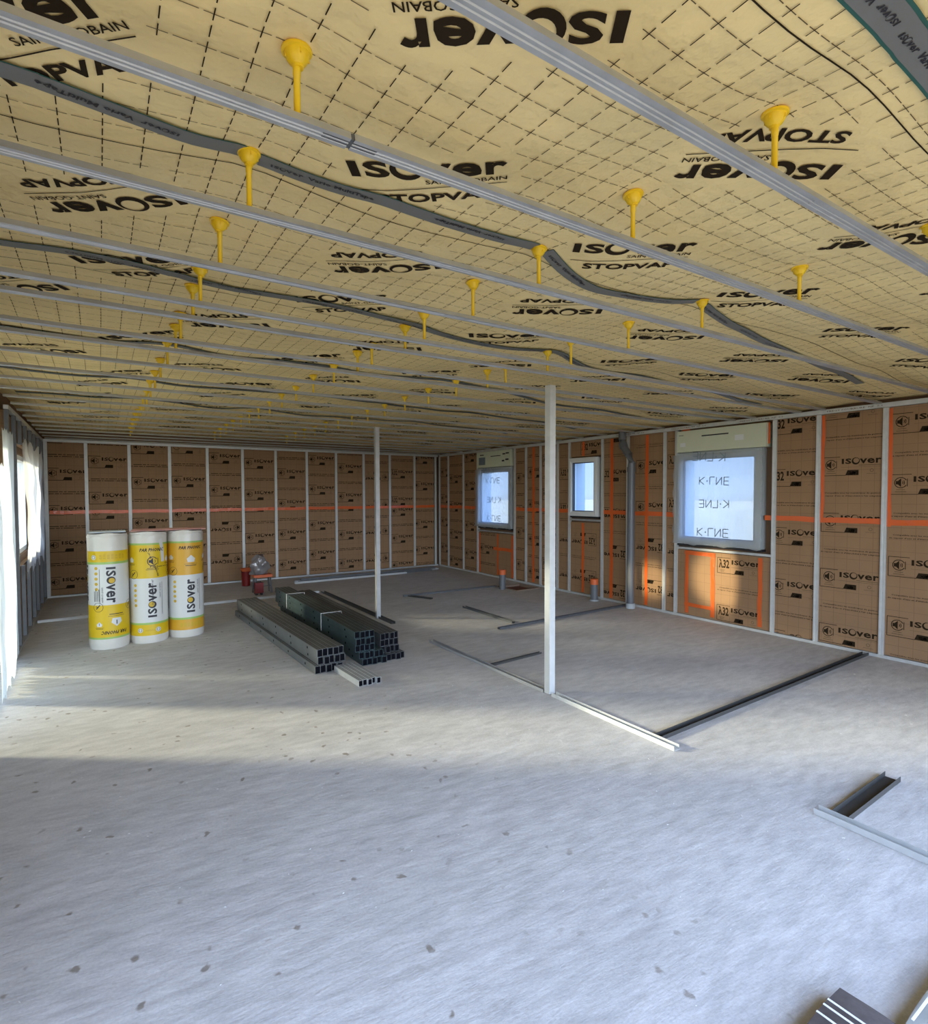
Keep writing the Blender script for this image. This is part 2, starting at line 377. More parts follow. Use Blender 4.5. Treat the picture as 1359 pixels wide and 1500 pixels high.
# floor slab with a small square pit near the right wall
px0, px1, py0, py1 = -.62, -.16, -3.62, -3.12
for (a, b, c, d) in ((-7.6, px0, -11.95, .3), (px1, .35, -11.95, .3), (px0, px1, -11.95, py0), (px0, px1, py1, .3)):
    mb.box(a, b, c, d, -.2, 0)
mb.box(px0, px1, py0, py1, -.2, -.16)
floor = tag(mb.build('floor', 'concrete'), kind='structure')
# ground outside
mb = MB(); mb.box(-120, 120, -120, 120, -.5, -.3)
tag(mb.build('ground', mat('pale_site_ground', (.58, .45, .27), .9, 0, (.6, .15))), kind='structure')

def holes_wall(mb, u0, u1, z0, z1, holes, fn):
    """boxes around rectangular holes (sorted along u); fn(ua, ub, za, zb)"""
    cur = u0
    for (a, b, c, d) in sorted(holes):
        if a > cur: fn(cur, a, z0, z1)
        if c > z0: fn(a, b, z0, c)
        if d < z1: fn(a, b, d, z1)
        cur = b
    if cur < u1: fn(cur, u1, z0, z1)
TOPZ = 2.85
mb = MB(); mb.box(-7.45, .35, .10, .30, 0, TOPZ); tag(mb.build('wall_far', 'wall'), kind='structure')
WR = {'far': (1.60, 2.69, .98, 2.13), 'small': (4.24, 4.83, 1.28, 2.19), 'big': (6.27, 7.37, .98, 2.15)}
mb = MB(); holes_wall(mb, -.10, 11.75, 0, TOPZ, list(WR.values()), lambda a, b, c, d: mb.box(.10, .30, -b, -a, c, d))
tag(mb.build('wall_right', 'wall'), kind='structure')
LH = [(-11.6, -9.9, 0, 2.2), (-6.3, -3.95, 0, 2.2), (-3.30, -1.25, .90, 2.13)]
mb = MB(); holes_wall(mb, -11.75, .10, 0, TOPZ, LH, lambda a, b, c, d: mb.box(XL-.30, XL-.092, a, b, c, d))
tag(mb.build('wall_left', 'wall'), kind='structure')
mb = MB(); holes_wall(mb, XL-.09, .10, 0, TOPZ, [(-7.05, -1.75, 0, 2.42)], lambda a, b, c, d: mb.box(a, b, YR-.2, YR, c, d))
tag(mb.build('wall_rear', 'wall'), kind='structure')
mb = MB(); mb.box(-7.5, .4, -11.95, .35, TOPZ, TOPZ+.15); tag(mb.build('ceiling_deck', 'wall'), kind='structure')

# ------------------------------------------------------------------ ceiling membrane with its printing
def sm(t):
    t = min(1, max(0, t)); return t*t*(3-2*t)
def zmem(x, y):
    z = 2.672-.125*sm((x+2.4)/2.4)
    w = math.sin(PI*(x+4.84)/1.17)**2
    z -= .032*w*(.55+.45*math.sin(2.1*y+1.3*x+4))*(1 if x < -3.5 else .6)
    z -= .035*math.exp(-((x+4.2)/.35)**2-((y+9.0)/.35)**2)
    z += .006*math.sin(3.7*x+5.1*y)+.005*math.sin(6.3*x-2.9*y+1)+.004*math.sin(9.5*x+3.1*y)*math.sin(2.2*y+x)
    if x < -3.2:
        for hx_ in (-6.02, -4.84, -3.68):
            if abs(x-hx_) < .3:
                k_ = round((y+9.53)/.5)*.5-9.53 if y < -7.9 else None
                if k_ is not None: z += .016*math.exp(-((x-hx_)**2+(y-k_)**2)/.014)*1.05
    return z
mb = MB()
NX, NY = 92, 150
x0, x1, y0, y1 = XL-.12, .12, YR-.05, .12
vs = [(x0+(x1-x0)*i/NX, y0+(y1-y0)*j/NY) for j in range(NY+1) for i in range(NX+1)]
mb.add([(a, b, zmem(a, b)) for a, b in vs], [(j*(NX+1)+i, (j+1)*(NX+1)+i, (j+1)*(NX+1)+i+1, j*(NX+1)+i+1) for j in range(NY) for i in range(NX)], 0)
TAPES = [-10.3, -9.06, -7.86, -6.42, -5.1, -3.8, -2.5, -1.2]
# stamped logo template for the membrane
LG = T2()
isover(LG, 0, 0, .50, .078, 0, None, 3)
LG.text('SAINT-GOBAIN', .235, -.042, .265, .024, .01, 0, 2, 0)
LG.line([(.0, -.075), (.10, -.078), (.20, -.070), (.30, -.062), (.50, -.062)], .004, 0)
LG.text('STOPVAP', .06, -.15, .40, .050, .03, 0, 3, 0)
logos = []     # centre of the word, flip
def row(y, xs, flip):
    for i, x in enumerate(xs): logos.append((x, y+.02*math.sin(5*x), flip))
row(-9.31, (-6.60, -5.55, -4.55, -3.50, -2.35, -1.25), False)
row(-9.87, (-6.7, -5.65, -4.64, -3.70, -2.65, -1.6, -.6), True)
row(-10.75, (-6.3, -5.2, -4.2, -3.1), False)
row(-8.50, (-6.36, -5.31, -4.26, -3.28, -2.2, -1.2, -.4), True)
row(-8.00, (-6.30, -5.34, -4.22, -3.00, -2.0, -.95), False)
row(-7.25, (-6.75, -5.75, -4.7, -3.7, -2.6, -1.6, -.6), True)
row(-6.72, (-6.2, -5.1, -4.05, -2.9, -1.9, -.8), False)
for k, (ya, yb) in enumerate(((-5.9, -5.35), (-4.6, -4.05), (-3.3, -2.75), (-2.0, -1.45))):
    row(ya, [-6.7+1.05*i+.3*(k % 2) for i in range(6)], True); row(yb, [-6.3+1.05*i-.2*(k % 2) for i in range(6)], False)
ANG = math.radians(-37)
for (cx_, cy_, fl) in logos:
    an = ANG+(PI if fl else 0)
    dx, dy = math.cos(an), math.sin(an); ux, uy = dy, -dx      # up direction when read from below
    def fn(a, b, cx_=cx_, cy_=cy_, dx=dx, dy=dy, ux=ux, uy=uy):
        a -= .25; b -= .04
        X = cx_+a*dx+b*ux; Y = cy_+a*dy+b*uy
        return (X, Y, zmem(X, Y)-.0035)
    stamp(mb, LG, fn, 1)
# printed dashed cutting grid, 10 cm squares, left blank around each logo
ld = []
for (cx_, cy_, fl) in logos:
    an = ANG+(PI if fl else 0); ld.append((cx_, cy_, math.cos(an), math.sin(an)))
def in_logo(X, Y):
    for (cx_, cy_, dx, dy) in ld:
        ex, ey = X-cx_, Y-cy_
        if abs(ex) > .5 or abs(ey) > .5: continue
        a = ex*dx+ey*dy; b = ex*dy-ey*dx
        if abs(a) < .29 and -.22 < b < .09: return True
    return False
def dash(X0, Y0, X1, Y1, w, m):
    if in_logo((X0+X1)/2, (Y0+Y1)/2): return
    l = math.hypot(X1-X0, Y1-Y0); nx, ny = -(Y1-Y0)/l*w/2, (X1-X0)/l*w/2
    P = [(X0-nx, Y0-ny), (X0+nx, Y0+ny), (X1+nx, Y1+ny), (X1-nx, Y1-ny)]
    mb.add([(a, b, zmem(a, b)-.003) for a, b in P], [(0, 1, 2, 3)], m)
for i in range(int(7.2/.1)):
    X = -7.1+.1*i
    for j in range(int(110/1)):
        Y = -11.04+.1*j
        if Y > -.1: break
        wd = .0028
        dash(X, Y-.018, X, Y+.018, wd, 1); dash(X, Y+.032, X, Y+.068, wd, 1)               # lines along the room depth, short strong dashes
        if X < -.05 and min(abs(Y-t_-.11) for t_ in TAPES) > .025: dash(X-.021, Y, X+.021, Y, .0022, 2); dash(X+.030, Y, X+.070, Y, .0022, 2)           # lines across the room, softer
for t_ in TAPES:       # continuous printed line beside every tape
    for i in range(72):
        X = -7.15+.1*i
        if X > -.1: break
        P = []
        yy = t_+(.11 if t_ > -10 else .09)
        mb.add([(X, yy-.002, zmem(X, yy)-.003), (X+.1, yy-.002, zmem(X+.1, yy)-.003), (X+.1, yy+.002, zmem(X+.1, yy)-.003), (X, yy+.002, zmem(X, yy)-.003)], [(0, 1, 2, 3)], 1)
ceil = tag(mb.build('ceiling', ['membrane', 'ink', 'ink_soft']), kind='structure')
ceil.data.polygons.foreach_set('use_smooth', [m_ == 0 for m_ in mb.m])

# grey sealing tapes stuck along the membrane seams
TP = {0: [(-6.2, -10.35), (-5.14, -10.345), (-4.88, -10.335), (-4.67, -10.33), (-3.5, -10.34)],
      1: [(-7.1, -9.2), (-6.6, -9.165), (-6.525, -9.156), (-6.43, -9.132), (-6.307, -9.096), (-6.171, -9.056), (-6.025, -9.032)],
      10: [(-5.985, -9.014), (-5.893, -9.02), (-5.726, -9.045), (-5.59, -9.078), (-5.455, -9.075), (-5.3, -9.058), (-5.134, -9.046), (-4.96, -9.044), (-4.865, -9.034)],
      11: [(-4.80, -9.035), (-4.578, -8.948), (-4.372, -8.902), (-4.214, -8.914), (-3.966, -8.949), (-3.70, -9.011)],
      12: [(-3.62, -8.999), (-3.111, -8.894), (-2.59, -8.79), (-2.024, -8.76), (-.9, -8.70)],
      2: [(-7.1, -7.92), (-6.743, -7.93), (-6.528, -7.953), (-6.269, -7.969), (-6.149, -7.937), (-5.879, -7.849), (-5.737, -7.855), (-5.442, -7.899), (-5.172, -7.907), (-4.848, -7.866), (-4.6, -7.78), (-4.275, -7.76), (-3.82, -7.788), (-3.583, -7.80), (-3.297, -7.702), (-2.826, -7.56), (-1.9, -7.6), (-.6, -7.66)],
      3: [(-7.1, -6.45), (-6.571, -6.53), (-6.197, -6.49), (-5.767, -6.45), (-5.3, -6.57), (-4.585, -6.42), (-3.39, -6.49), (-2.31, -6.15), (-.8, -6.3)],
      4: [(-7.1, -5.1), (-5.8, -5.0), (-4.3, -5.15), (-2.8, -4.95), (-.7, -5.05)],
      5: [(-7.1, -3.8), (-5.4, -3.9), (-3.6, -3.7), (-1, -3.85)]}
TW = {0: 'grey and green tape across the nearest corner of the ceiling, top right', 1: 'grey seam tape at the left wall end of the second seam from the camera',
      10: 'grey seam tape on the second seam, between the left and middle hanger rows', 11: 'wavy grey seam tape on the second seam, between the middle and right hanger rows',
      12: 'dark end of grey tape on the second seam, running to the right wall', 2: 'long grey tape on the third membrane seam from the camera',
      3: 'long grey tape on the fourth membrane seam from the camera', 4: 'dark tape on the fifth membrane seam, above the stacked rolls\' depth', 5: 'farthest dark tape on the membrane seams, near the far wall'}
TW[4] = 'dark tape on the fifth membrane seam from the camera'
def smooth_path(p, step=.04):
    out_ = []
    for i in range(len(p)-1):
        p0 = p[max(i-1, 0)]; p1 = p[i]; p2 = p[i+1]; p3 = p[min(i+2, len(p)-1)]
        n = max(2, int(math.hypot(p2[0]-p1[0], p2[1]-p1[1])/step))
        for k in range(n):
            t = k/n
            out_.append(tuple(.5*((2*p1[q])+(-p0[q]+p2[q])*t+(2*p0[q]-5*p1[q]+4*p2[q]-p3[q])*t*t+(-p0[q]+3*p1[q]-3*p2[q]+p3[q])*t**3) for q in (0, 1)))
    out_.append(p[-1]); return out_
VT = T2(); isover(VT, 0, 0, .10, .014, 0, None, 1); VT.text('Vario MultiTape', .115, 0, .22, .018, .03, 0, 1, 0)
for k, path in TP.items():
    pts = smooth_path(path); mb = MB()
    def ribbon(half, dz, m):
        vs = []
        for i, (X, Y) in enumerate(pts):
            a = pts[max(i-1, 0)]; b = pts[min(i+1, len(pts)-1)]; dx, dy = b[0]-a[0], b[1]-a[1]; l = math.hypot(dx, dy)
            for s_ in (-1, 1):
                hx, hy = -dy/l*half*s_, dx/l*half*s_
                vs.append((X+hx, Y+hy, zmem(X, Y)-dz))
        n = len(pts)
        top = [(v[0], v[1], v[2]+.0008) for v in vs]
        mb.add(vs+top, [(2*i, 2*i+1, 2*i+3, 2*i+2) for i in range(n-1)]+[(2*n+2*i, 2*n+2*i+2, 2*n+2*i+3, 2*n+2*i+1) for i in range(n-1)]
               + [(2*i, 2*i+2, 2*n+2*i+2, 2*n+2*i) for i in range(n-1)]+[(2*i+1, 2*n+2*i+1, 2*n+2*i+3, 2*i+3) for i in range(n-1)], m)
    ribbon(.0325 if k else .042, .008, 1); ribbon(.030 if k else .034, .0092, 0)
    tot = 0
    for i in range(1, len(pts)-9, 12 if k else 10):
        if pts[i][0] > -2: break
        X, Y = pts[i]; j = min(i+8, len(pts)-1)
        an = math.atan2(pts[j][1]-Y, pts[j][0]-X)
        fl = (i//12) % 2
        if fl: X, Y = pts[j]; an += PI
        dx, dy = math.cos(an), math.sin(an); ux, uy = dy, -dx
        stamp(mb, VT, lambda a, b: (X+a*dx+(b-.009)*ux, Y+a*dy+(b-.009)*uy, zmem(X+a*dx, Y+a*dy)-.0112), 2)
    tag(mb.build('sealing_tape', ['tape_gray', 'tape_green', 'print_black']), TW[k], 'tape', 'grey tapes on the membrane seams')

# ------------------------------------------------------------------ ceiling furring channels
SY = [-10.02, -9.53, -9.03, -8.53, -8.03, -7.79, -7.29, -7.04, -6.55, -6.04, -5.53, -5.03, -4.54, -4.04, -3.55, -3.05, -2.55, -2.05, -1.55, -1.05, -.55, -.12]
ORD = ['nearest', 'second', 'third', 'fourth', 'fifth', 'sixth', 'seventh', 'eighth', 'ninth', 'tenth', 'eleventh', 'twelfth', 'thirteenth', 'fourteenth', 'fifteenth', 'sixteenth', 'seventeenth', 'eighteenth', 'nineteenth', 'twentieth', 'twenty-first', 'farthest']
SP = [(.0135, .019), (.019, .019), (.0235, .0), (.011, .0), (.009, .003), (.004, .003), (.002, 0), (-.002, 0), (-.004, .003), (-.009, .003), (-.011, 0), (-.0235, 0), (-.019, .019), (-.0135, .019)]
SP_ = SP[::-1]
breaks = {1: -5.89, 0: -4.56, 2: -4.82, 3: -4.94, 4: -5.9, 6: -5.45, 9: -4.9}
for i, Y in enumerate(SY):
    fn = lambda p, a: (a, Y+p[0], 2.5+p[1])
    b = breaks.get(i); mb = MB()
    if b is None: mb.strip_profile(SP_, .0012, fn, XL+.03, -.03)
    else:
        g = .005 if i == 1 else .0006
        mb.strip_profile(SP_, .0012, fn, XL+.03, b-g); mb.strip_profile(SP_, .0012, fn, b+g, -.03)
    t = tag(empty('ceiling_channel', (-3.6, Y, 2.5)), '%s galvanised ceiling channel from the camera, running wall to wall' % ORD[i] if i not in (0, 21) else
            ('nearest wide galvanised ceiling channel, crossing the top right of the photo' if i == 0 else 'farthest galvanised ceiling channel, against the far wall top'), 'ceiling channel', 'galvanised ceiling channels')
    o = mb.build('channel', 'zinc', t); o.location = (3.6, -Y, -2.5)
    if b is not None:
        m2 = MB(); m2.box(b-.07, b+.07, Y-.0186, Y+.0186, 2.5014, 2.5165)
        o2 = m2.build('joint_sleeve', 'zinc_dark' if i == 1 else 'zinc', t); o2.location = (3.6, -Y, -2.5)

# yellow hangers
CUPM = MB(); CUPM.lathe([(.006, -.042), (.0125, -.042), (.0135, -.036), (.021, -.030), (.027, -.020), (.0295, -.009), (.0355, -.007), (.0355, -.001), (.020, .003), (.003, .005)], seg=20)
CUPM.box(-.0012, .0012, -.029, .029, -.022, -.0005); CUPM.box(-.029, .029, -.0012, .0012, -.022, -.0005)
STM = MB(); STM.lathe([(.0082, 0), (.0082, .80), (.0095, .81), (.0095, 1.0)], seg=10)
HP = None
for r_, (hx, rn) in enumerate(((-6.02, 'left'), (-4.84, 'middle'), (-3.68, 'right'))):
    for i, Y in enumerate(SY[:20]):
        if r_ == 0 and i == 0: continue
        zt = zmem(hx, Y)-.004; L = zt-.038-2.5185
        t = tag(empty('ceiling_hanger', (hx, Y, 2.5185)), 'yellow cup-headed hanger on the %s ceiling channel from the camera, %s row' % (ORD[i], rn), 'hanger', 'yellow hangers between membrane and channels')
        if HP is None:
            c = CUPM.build('cup', 'yellow', t, True); s_ = STM.build('stem', 'yellow', t, True); HP = (c, s_)
        else:
            c = HP[0].copy(); s_ = HP[1].copy(); COL.objects.link(c); COL.objects.link(s_); c.parent = t; s_.parent = t
        c.location = (0, 0, zt-2.5185); s_.location = (0, 0, 0); s_.scale = (1, 1, L)
        c.rotation_euler = (.10*math.sin(i*3.1+r_), .12*math.cos(i*2.3+r_*2), 0)

# ------------------------------------------------------------------ wall linings: local frame (u to the right, v up, n into the room)
FR = {'far': lambda u, v, n: (u, -n, v), 'right': lambda u, v, n: (-n, -u, v), 'left': lambda u, v, n: (XL+n, u, v)}
def wbox(mb, fr, u0, u1, v0, v1, n0, n1, m=0):
    a = fr(u0, v0, n0); b = fr(u1, v1, n1); mb.box(a[0], b[0], a[1], b[1], a[2], b[2], m)
def kraft_logo(kind, flip, near):
    t = T2(); res = 2 if near else 1; lw = .0055 if near else .008
    t.line([(.17, 0), (0, 0), (0, -.19), (.225, -.19)], lw, 0)
    if kind == 'speaker':
        t.ring(.085, -.078, .053, .046, 0, 0, 0, 20, .5, 2*PI-.5)
        t.line([(.137, -.04), (.137, -.115)], .006, 0)
        t.poly([(.045, -.062), (.062, -.062), (.088, -.035), (.088, -.12), (.062, -.095), (.045, -.095)], 0)
        t.ring(.085, -.078, .033, .027, 0, 0, 0, 6, -.7, .7); t.ring(.085, -.078, .021, .015, 0, 0, 0, 6, -.7, .7)
        t.rect(.05, -.148, .12, -.143, 1); t.rect(.04, -.168, .13, -.163, 1)
    else:
        t.text('λ32', .02, -.12, .135, .10, .03, 0, res, 0)
        t.rect(.03, -.152, .10, -.147, 1); t.rect(.04, -.168, .09, -.163, 1)
    isover(t, .185, -.07, .35, .052, 0, None, res)
    t.rect(.34, -.092, .53, -.087, 1); t.rect(.18, -.108, .53, -.106, 1)
    t.poly([(.22, -.19), (.24, -.138), (.34, -.138), (.34, -.19)], 0)
    if near: t.text('GR', .25, -.181, .07, .032, .03, .25, 1, 2)
    t.ring(.455, -.145, .017, .013, 0, 0, 1, 10); t.rect(.41, -.178, .50, -.175, 1)
    return t
LT = {}
def lines_tmpl(near):
    t = T2()
    l1 = 'Compatible avec les membranes de gestion'; l2 = "de vapeur d'eau et d'étanchéité à l'air adaptées"
    if near:
        t.text(l1, .03, .012, .50, .013, .02, 0, 1, 0); t.text(l2, .0, -.018, .54, .013, .02, 0, 1, 0)
    else:
        for ln, x_, y_, w in ((l1, .03, .012, .50), (l2, 0, -.018, .54)):
            s_ = w/len(ln); c = 0
            for wd in ln.split(' '):
                t.rect(x_+c*s_, y_+.001, x_+(c+len(wd))*s_-.002, y_+.011, 0); c += len(wd)+1
    return t
def panel(wall, u0, u1, v0, v1, tops, kind, flip, near, label, uo=None, pitch=.59, back=.018, group=None, depth=.095):
    fr = FR[wall]; mb = MB()
    wbox(mb, fr, u0, u1, v0, v1, -depth, -back, 0)
    uo = (u0+u1)/2-.27 if uo is None else uo
    key = (kind, near)
    if key not in LT: LT[key] = kraft_logo(kind, flip, near)
    if ('l', near) not in LT: LT[('l', near)] = lines_tmpl(near)
    k = -3
    while k < 6:
        top = tops-k*pitch; k += 1
        for tm, vc in ((LT[key], top), (LT[('l', near)], top-.39)):
            if vc-.25 > v1 or vc+.05 < v0: continue
            if flip: f = lambda a, b: (uo+.54-a, 2*top-.19-(vc+b))
            else: f = lambda a, b: (uo+a, vc+b)
            def cl(a, b):
                q = f(a, b); return u0+.004 < q[0] < u1-.004 and v0+.004 < q[1] < v1-.004
            n_ = -back+.0015
            def fn(a, b):
                q = f(a, b); return fr(min(max(q[0], u0+.001), u1-.001), min(max(q[1], v0+.001), v1-.001), n_)
            stamp(mb, tm, fn, 1, cl)
    return tag(mb.build('insulation_batt', ['kraft_x' if wall == 'far' else 'kraft_y', 'ink', 'ink_soft', 'kraft_x']), label, 'insulation', group)
ROWS = (('upper', 1.352, 2.462), ('lower', .035, 1.348))
ON = ['first', 'second', 'third', 'fourth', 'fifth', 'sixth', 'seventh', 'eighth', 'ninth', 'tenth', 'eleventh', 'twelfth', 'thirteenth', 'fourteenth', 'fifteenth', 'sixteenth', 'seventeenth']
# far wall
FU = [-7.15]+[-7.2+.6*i for i in range(1, 12)]+[-.03]
ft = [[2.05, 1.50], [2.26, .83], [1.92, 1.23], [1.95, 1.36], [2.38, 1.13], [2.30, .90], [2.12, .94], [2.40, 1.10], [2.25, .88], [2.1, .95], [2.16, .75], [1.9, 1.05]]
for i in range(12):
    for r_, (rn, v0, v1) in enumerate(ROWS):
        fl = (i in (4,) and r_ == 1) or i == 9
        kind = 'lambda' if (i == 10 and r_ == 0) else 'speaker'
        panel('far', max(FU[i]+.022, XL+.052), FU[i+1]-(.022 if i < 11 else .075), v0, v1, ft[i][r_], kind, fl, False,
              '%s %sinsulation batt, %s bay of the far wall from the left corner' % (rn, 'upside-down printed ' if fl else 'brown ', ON[i]), group='kraft-faced panels of the far wall')
def stud(wall, u, label, v0=.03, v1=2.462, w=.047, m='zinc_white', grp=None, n1=0):
    fr = FR[wall]; mb = MB(); h = w/2
    prof = [(u-h+.004, -.036), (u-h+.004, -.036), (u-h, -.036), (u-h, n1), (u-.006, n1), (u-.004, n1-.0015), (u+.004, n1-.0015), (u+.006, n1), (u+h, n1), (u+h, -.036), (u+h-.004, -.036)]
    mb.strip_profile(prof[2:-1], -.001, lambda p, a: fr(p[0], a, p[1]), v0, v1)
    # the web is closed behind so the stud reads as a boxed pair
    wbox(mb, fr, u-h+.002, u+h-.002, v0, v1, -.036, n1-.003)
    return tag(mb.build('metal_stud', m), label, 'metal stud', grp)
for i, u in enumerate(FU):
    stud('far', min(max(u, XL+.026), -.065), '%s metal stud of the far wall, counted from the left corner' % ON[i], grp='studs of the far wall')
mb = MB(); wbox(mb, FR['far'], XL, 0, 2.465, 2.505, -.04, .002); tag(mb.build('top_track', 'zinc_white'), 'galvanised track along the top of the far wall', 'track')
mb = MB(); wbox(mb, FR['far'], XL, 0, 0, .028, -.04, .003); tag(mb.build('bottom_track', 'zinc_white'), 'galvanised track along the foot of the far wall', 'track')
# right wall
RU = [.05, .43, 1.035, 1.566, 2.77, 3.10, 3.494, 3.924, 4.206, 4.918, 5.41, 6.04, 6.225, 7.508, 7.97, 8.574, 9.18]
rt = [(2.2, 1.1, 's', 's', 0, 0), (2.05, .85, 's', 's', 0, 0), (2.48, 1.05, 's', 's', 0, 0), None, (2.0, 1.0, 's', 's', 0, 0), (2.1, .9, 's', 's', 0, 0), (2.3, 1.1, 'l', 'l', 0, 0),
      (2.05, 1.0, 'l', 'l', 0, 1), None, (2.0, .85, 'l', 'l', 0, 1), (2.1, 1.0, 's', 'l', 0, 1), None, None, (1.895, 1.24, 'l', 's', 0, 0), (2.002, .825, 's', 's', 0, 0), (1.806, 1.01, 's', 's', 0, 0)]
RN = {0: 'in the corner bay beside the far wall', 1: 'in the second bay from the far corner', 2: 'in the bay left of the far window', 4: 'in the narrow bay right of the far window', 5: 'in the bay left behind the near post',
      6: 'in the bay just behind the near post', 7: 'in the narrow bay left of the small window', 9: 'in the bay right of the small window', 10: 'in the bay behind the tall grey drainpipe', 11: 'between drainpipe and big window',
      13: 'in the bay right of the big window', 14: 'in the second bay right of the big window', 15: 'at the right edge of the photo'}
rt[11] = (2.15, .98, 'l', 'l', 0, 1)
for i, d in enumerate(rt):
    if d is None or i not in RN: continue
    for r_, (rn, v0, v1) in enumerate(ROWS):
        a, b = RU[i]+.022, RU[i+1]-.022
        if i == 0: a = .075
        uo = None
        if b-a < .5: uo = a+.02
        if i in (9,): uo = a-.05
        if i == 10: uo = a+.12
        if i == 14: uo = a+.012
        if i == 15: uo = a+.02
        if i == 13: uo = a-.075 if r_ == 0 else a-.05
        panel('right', a, b, v0, v1, d[r_], 'lambda' if d[2+r_] == 'l' else 'speaker', bool(d[4+r_]), i >= 7,
              '%s insulation batt of the right wall, %s' % (rn, RN[i]), uo, .585, group='kraft-faced panels of the right wall')
# bays with windows: panels above and below the window
def wpan(i, v0, v1, top, kind, label, uo=None, near=True, flip=False):
    a, b = RU[i]+.024, RU[i+1]-.024
    if i == 12: a, b = 6.25, 7.484
    panel('right', a, b, v0, v1, top, kind, flip, near, label, uo, group='kraft-faced panels of the right wall')
wpan(3, .035, .86, .62, 'speaker', 'brown insulation panel under the far window, crossed by orange tape', 1.62, False)
wpan(8, .035, 1.17, 1.0, 'lambda', 'brown insulation panel under the small window, print upside down', 4.25, True, True)
wpan(8, 2.22, 2.462, 2.44, 'lambda', 'strip of brown insulation above the small window', 4.45)
wpan(12, .035, .885, .83, 'lambda', 'brown insulation panel under the big window, framed by orange tape', 6.82)
for i, u in enumerate(RU):
    lab = {0: 'in the far corner', 1: 'first after the far corner', 2: 'second after the far corner', 3: 'at the left jamb of the far window', 4: 'at the right jamb of the far window', 5: 'one bay right of the far window',
           6: 'close left of the near post as seen', 7: 'seen just right of the near post', 8: 'at the left jamb of the small window', 9: 'at the right jamb of the small window', 10: 'just left of the drainpipe', 11: 'outer one of the pair left of the big window',
           12: 'inner one of the pair left of the big window', 13: 'at the right of the big window', 14: 'second to the right of the big window', 15: 'third right of the big window', 16: 'beyond the photo edge'}[i]
    if i == 16: continue
    stud('right', u, 'metal stud of the right wall, %s' % lab, grp='studs of the right wall')
mb = MB(); wbox(mb, FR['right'], .05, 11.7, 2.465, 2.51, -.04, .004)
tt = T2()
for k in range(9): tt.text('PREGY FOURRURE  NF  0,6', 0, 0, .5, .016, 0, 0, 1, 0) if k == 0 else None
for k in range(5): stamp(mb, tt, lambda a, b: FR['right'](5.2+k*.95+a, 2.48+b, .0052), 1)
tag(mb.build('top_track', ['zinc_white', 'ink_soft']), 'galvanised track along the top of the right wall', 'track')
mb = MB(); wbox(mb, FR['right'], .05, 11.7, 0, .03, -.04, .004); tag(mb.build('bottom_track', 'zinc_white'), 'galvanised track along the foot of the right wall', 'track')
for (a, b, v, lb) in ((6.25, 7.484, .895, 'big'), (4.23, 4.894, 1.195, 'small'), (1.59, 2.746, .875, 'far')):
    mb = MB(); wbox(mb, FR['right'], a, b, v, v+.028, -.036, 0)
    tag(mb.build('sill_track', 'zinc_white' if lb == 'big' else 'zinc'), 'horizontal metal track just under the %s window of the right wall' % lb, 'track')
# left wall studs, same steel with shade painted in, and panels
LU = [-.03, -.6, -1.2, -3.36, -3.90]
LL = ['in the far corner', 'first from the far corner', 'at the far jamb of the plastic-covered window', 'at the near jamb of the plastic-covered window', 'beside the patio door sheeting']
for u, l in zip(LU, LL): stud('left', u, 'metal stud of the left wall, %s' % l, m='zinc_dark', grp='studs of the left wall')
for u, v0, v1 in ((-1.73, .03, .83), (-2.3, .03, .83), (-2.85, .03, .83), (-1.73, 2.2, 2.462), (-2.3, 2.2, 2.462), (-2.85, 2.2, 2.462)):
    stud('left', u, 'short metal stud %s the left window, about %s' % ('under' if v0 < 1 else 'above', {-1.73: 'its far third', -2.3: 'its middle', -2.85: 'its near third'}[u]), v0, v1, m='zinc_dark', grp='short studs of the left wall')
for (a, b, v0, v1, l) in ((-.58, -.06, .035, 2.46, 'in the corner bay'), (-1.175, -.625, .035, 2.46, 'in the second bay from the corner'), (-3.335, -1.225, .035, .82, 'below the plastic-covered window'), (-3.335, -1.225, 2.21, 2.46, 'above the plastic-covered window'), (-3.875, -3.385, .035, 2.46, 'between window and patio door')):
    panel('left', a, b, v0, v1, v1-.2, 'speaker', False, False, 'brown insulation on the left wall, %s' % l, back=.04, depth=.088, group='kraft-faced panels of the left wall')
mb = MB(); wbox(mb, FR['left'], -3.92, 0, 2.465, 2.505, -.04, .002); tag(mb.build('top_track', 'zinc_white'), 'galvanised track along the top of the left wall', 'track')
mb = MB(); wbox(mb, FR['left'], -3.92, 0, 0, .028, -.04, .003); tag(mb.build('bottom_track', 'zinc'), 'galvanised track along the foot of the left wall', 'track')

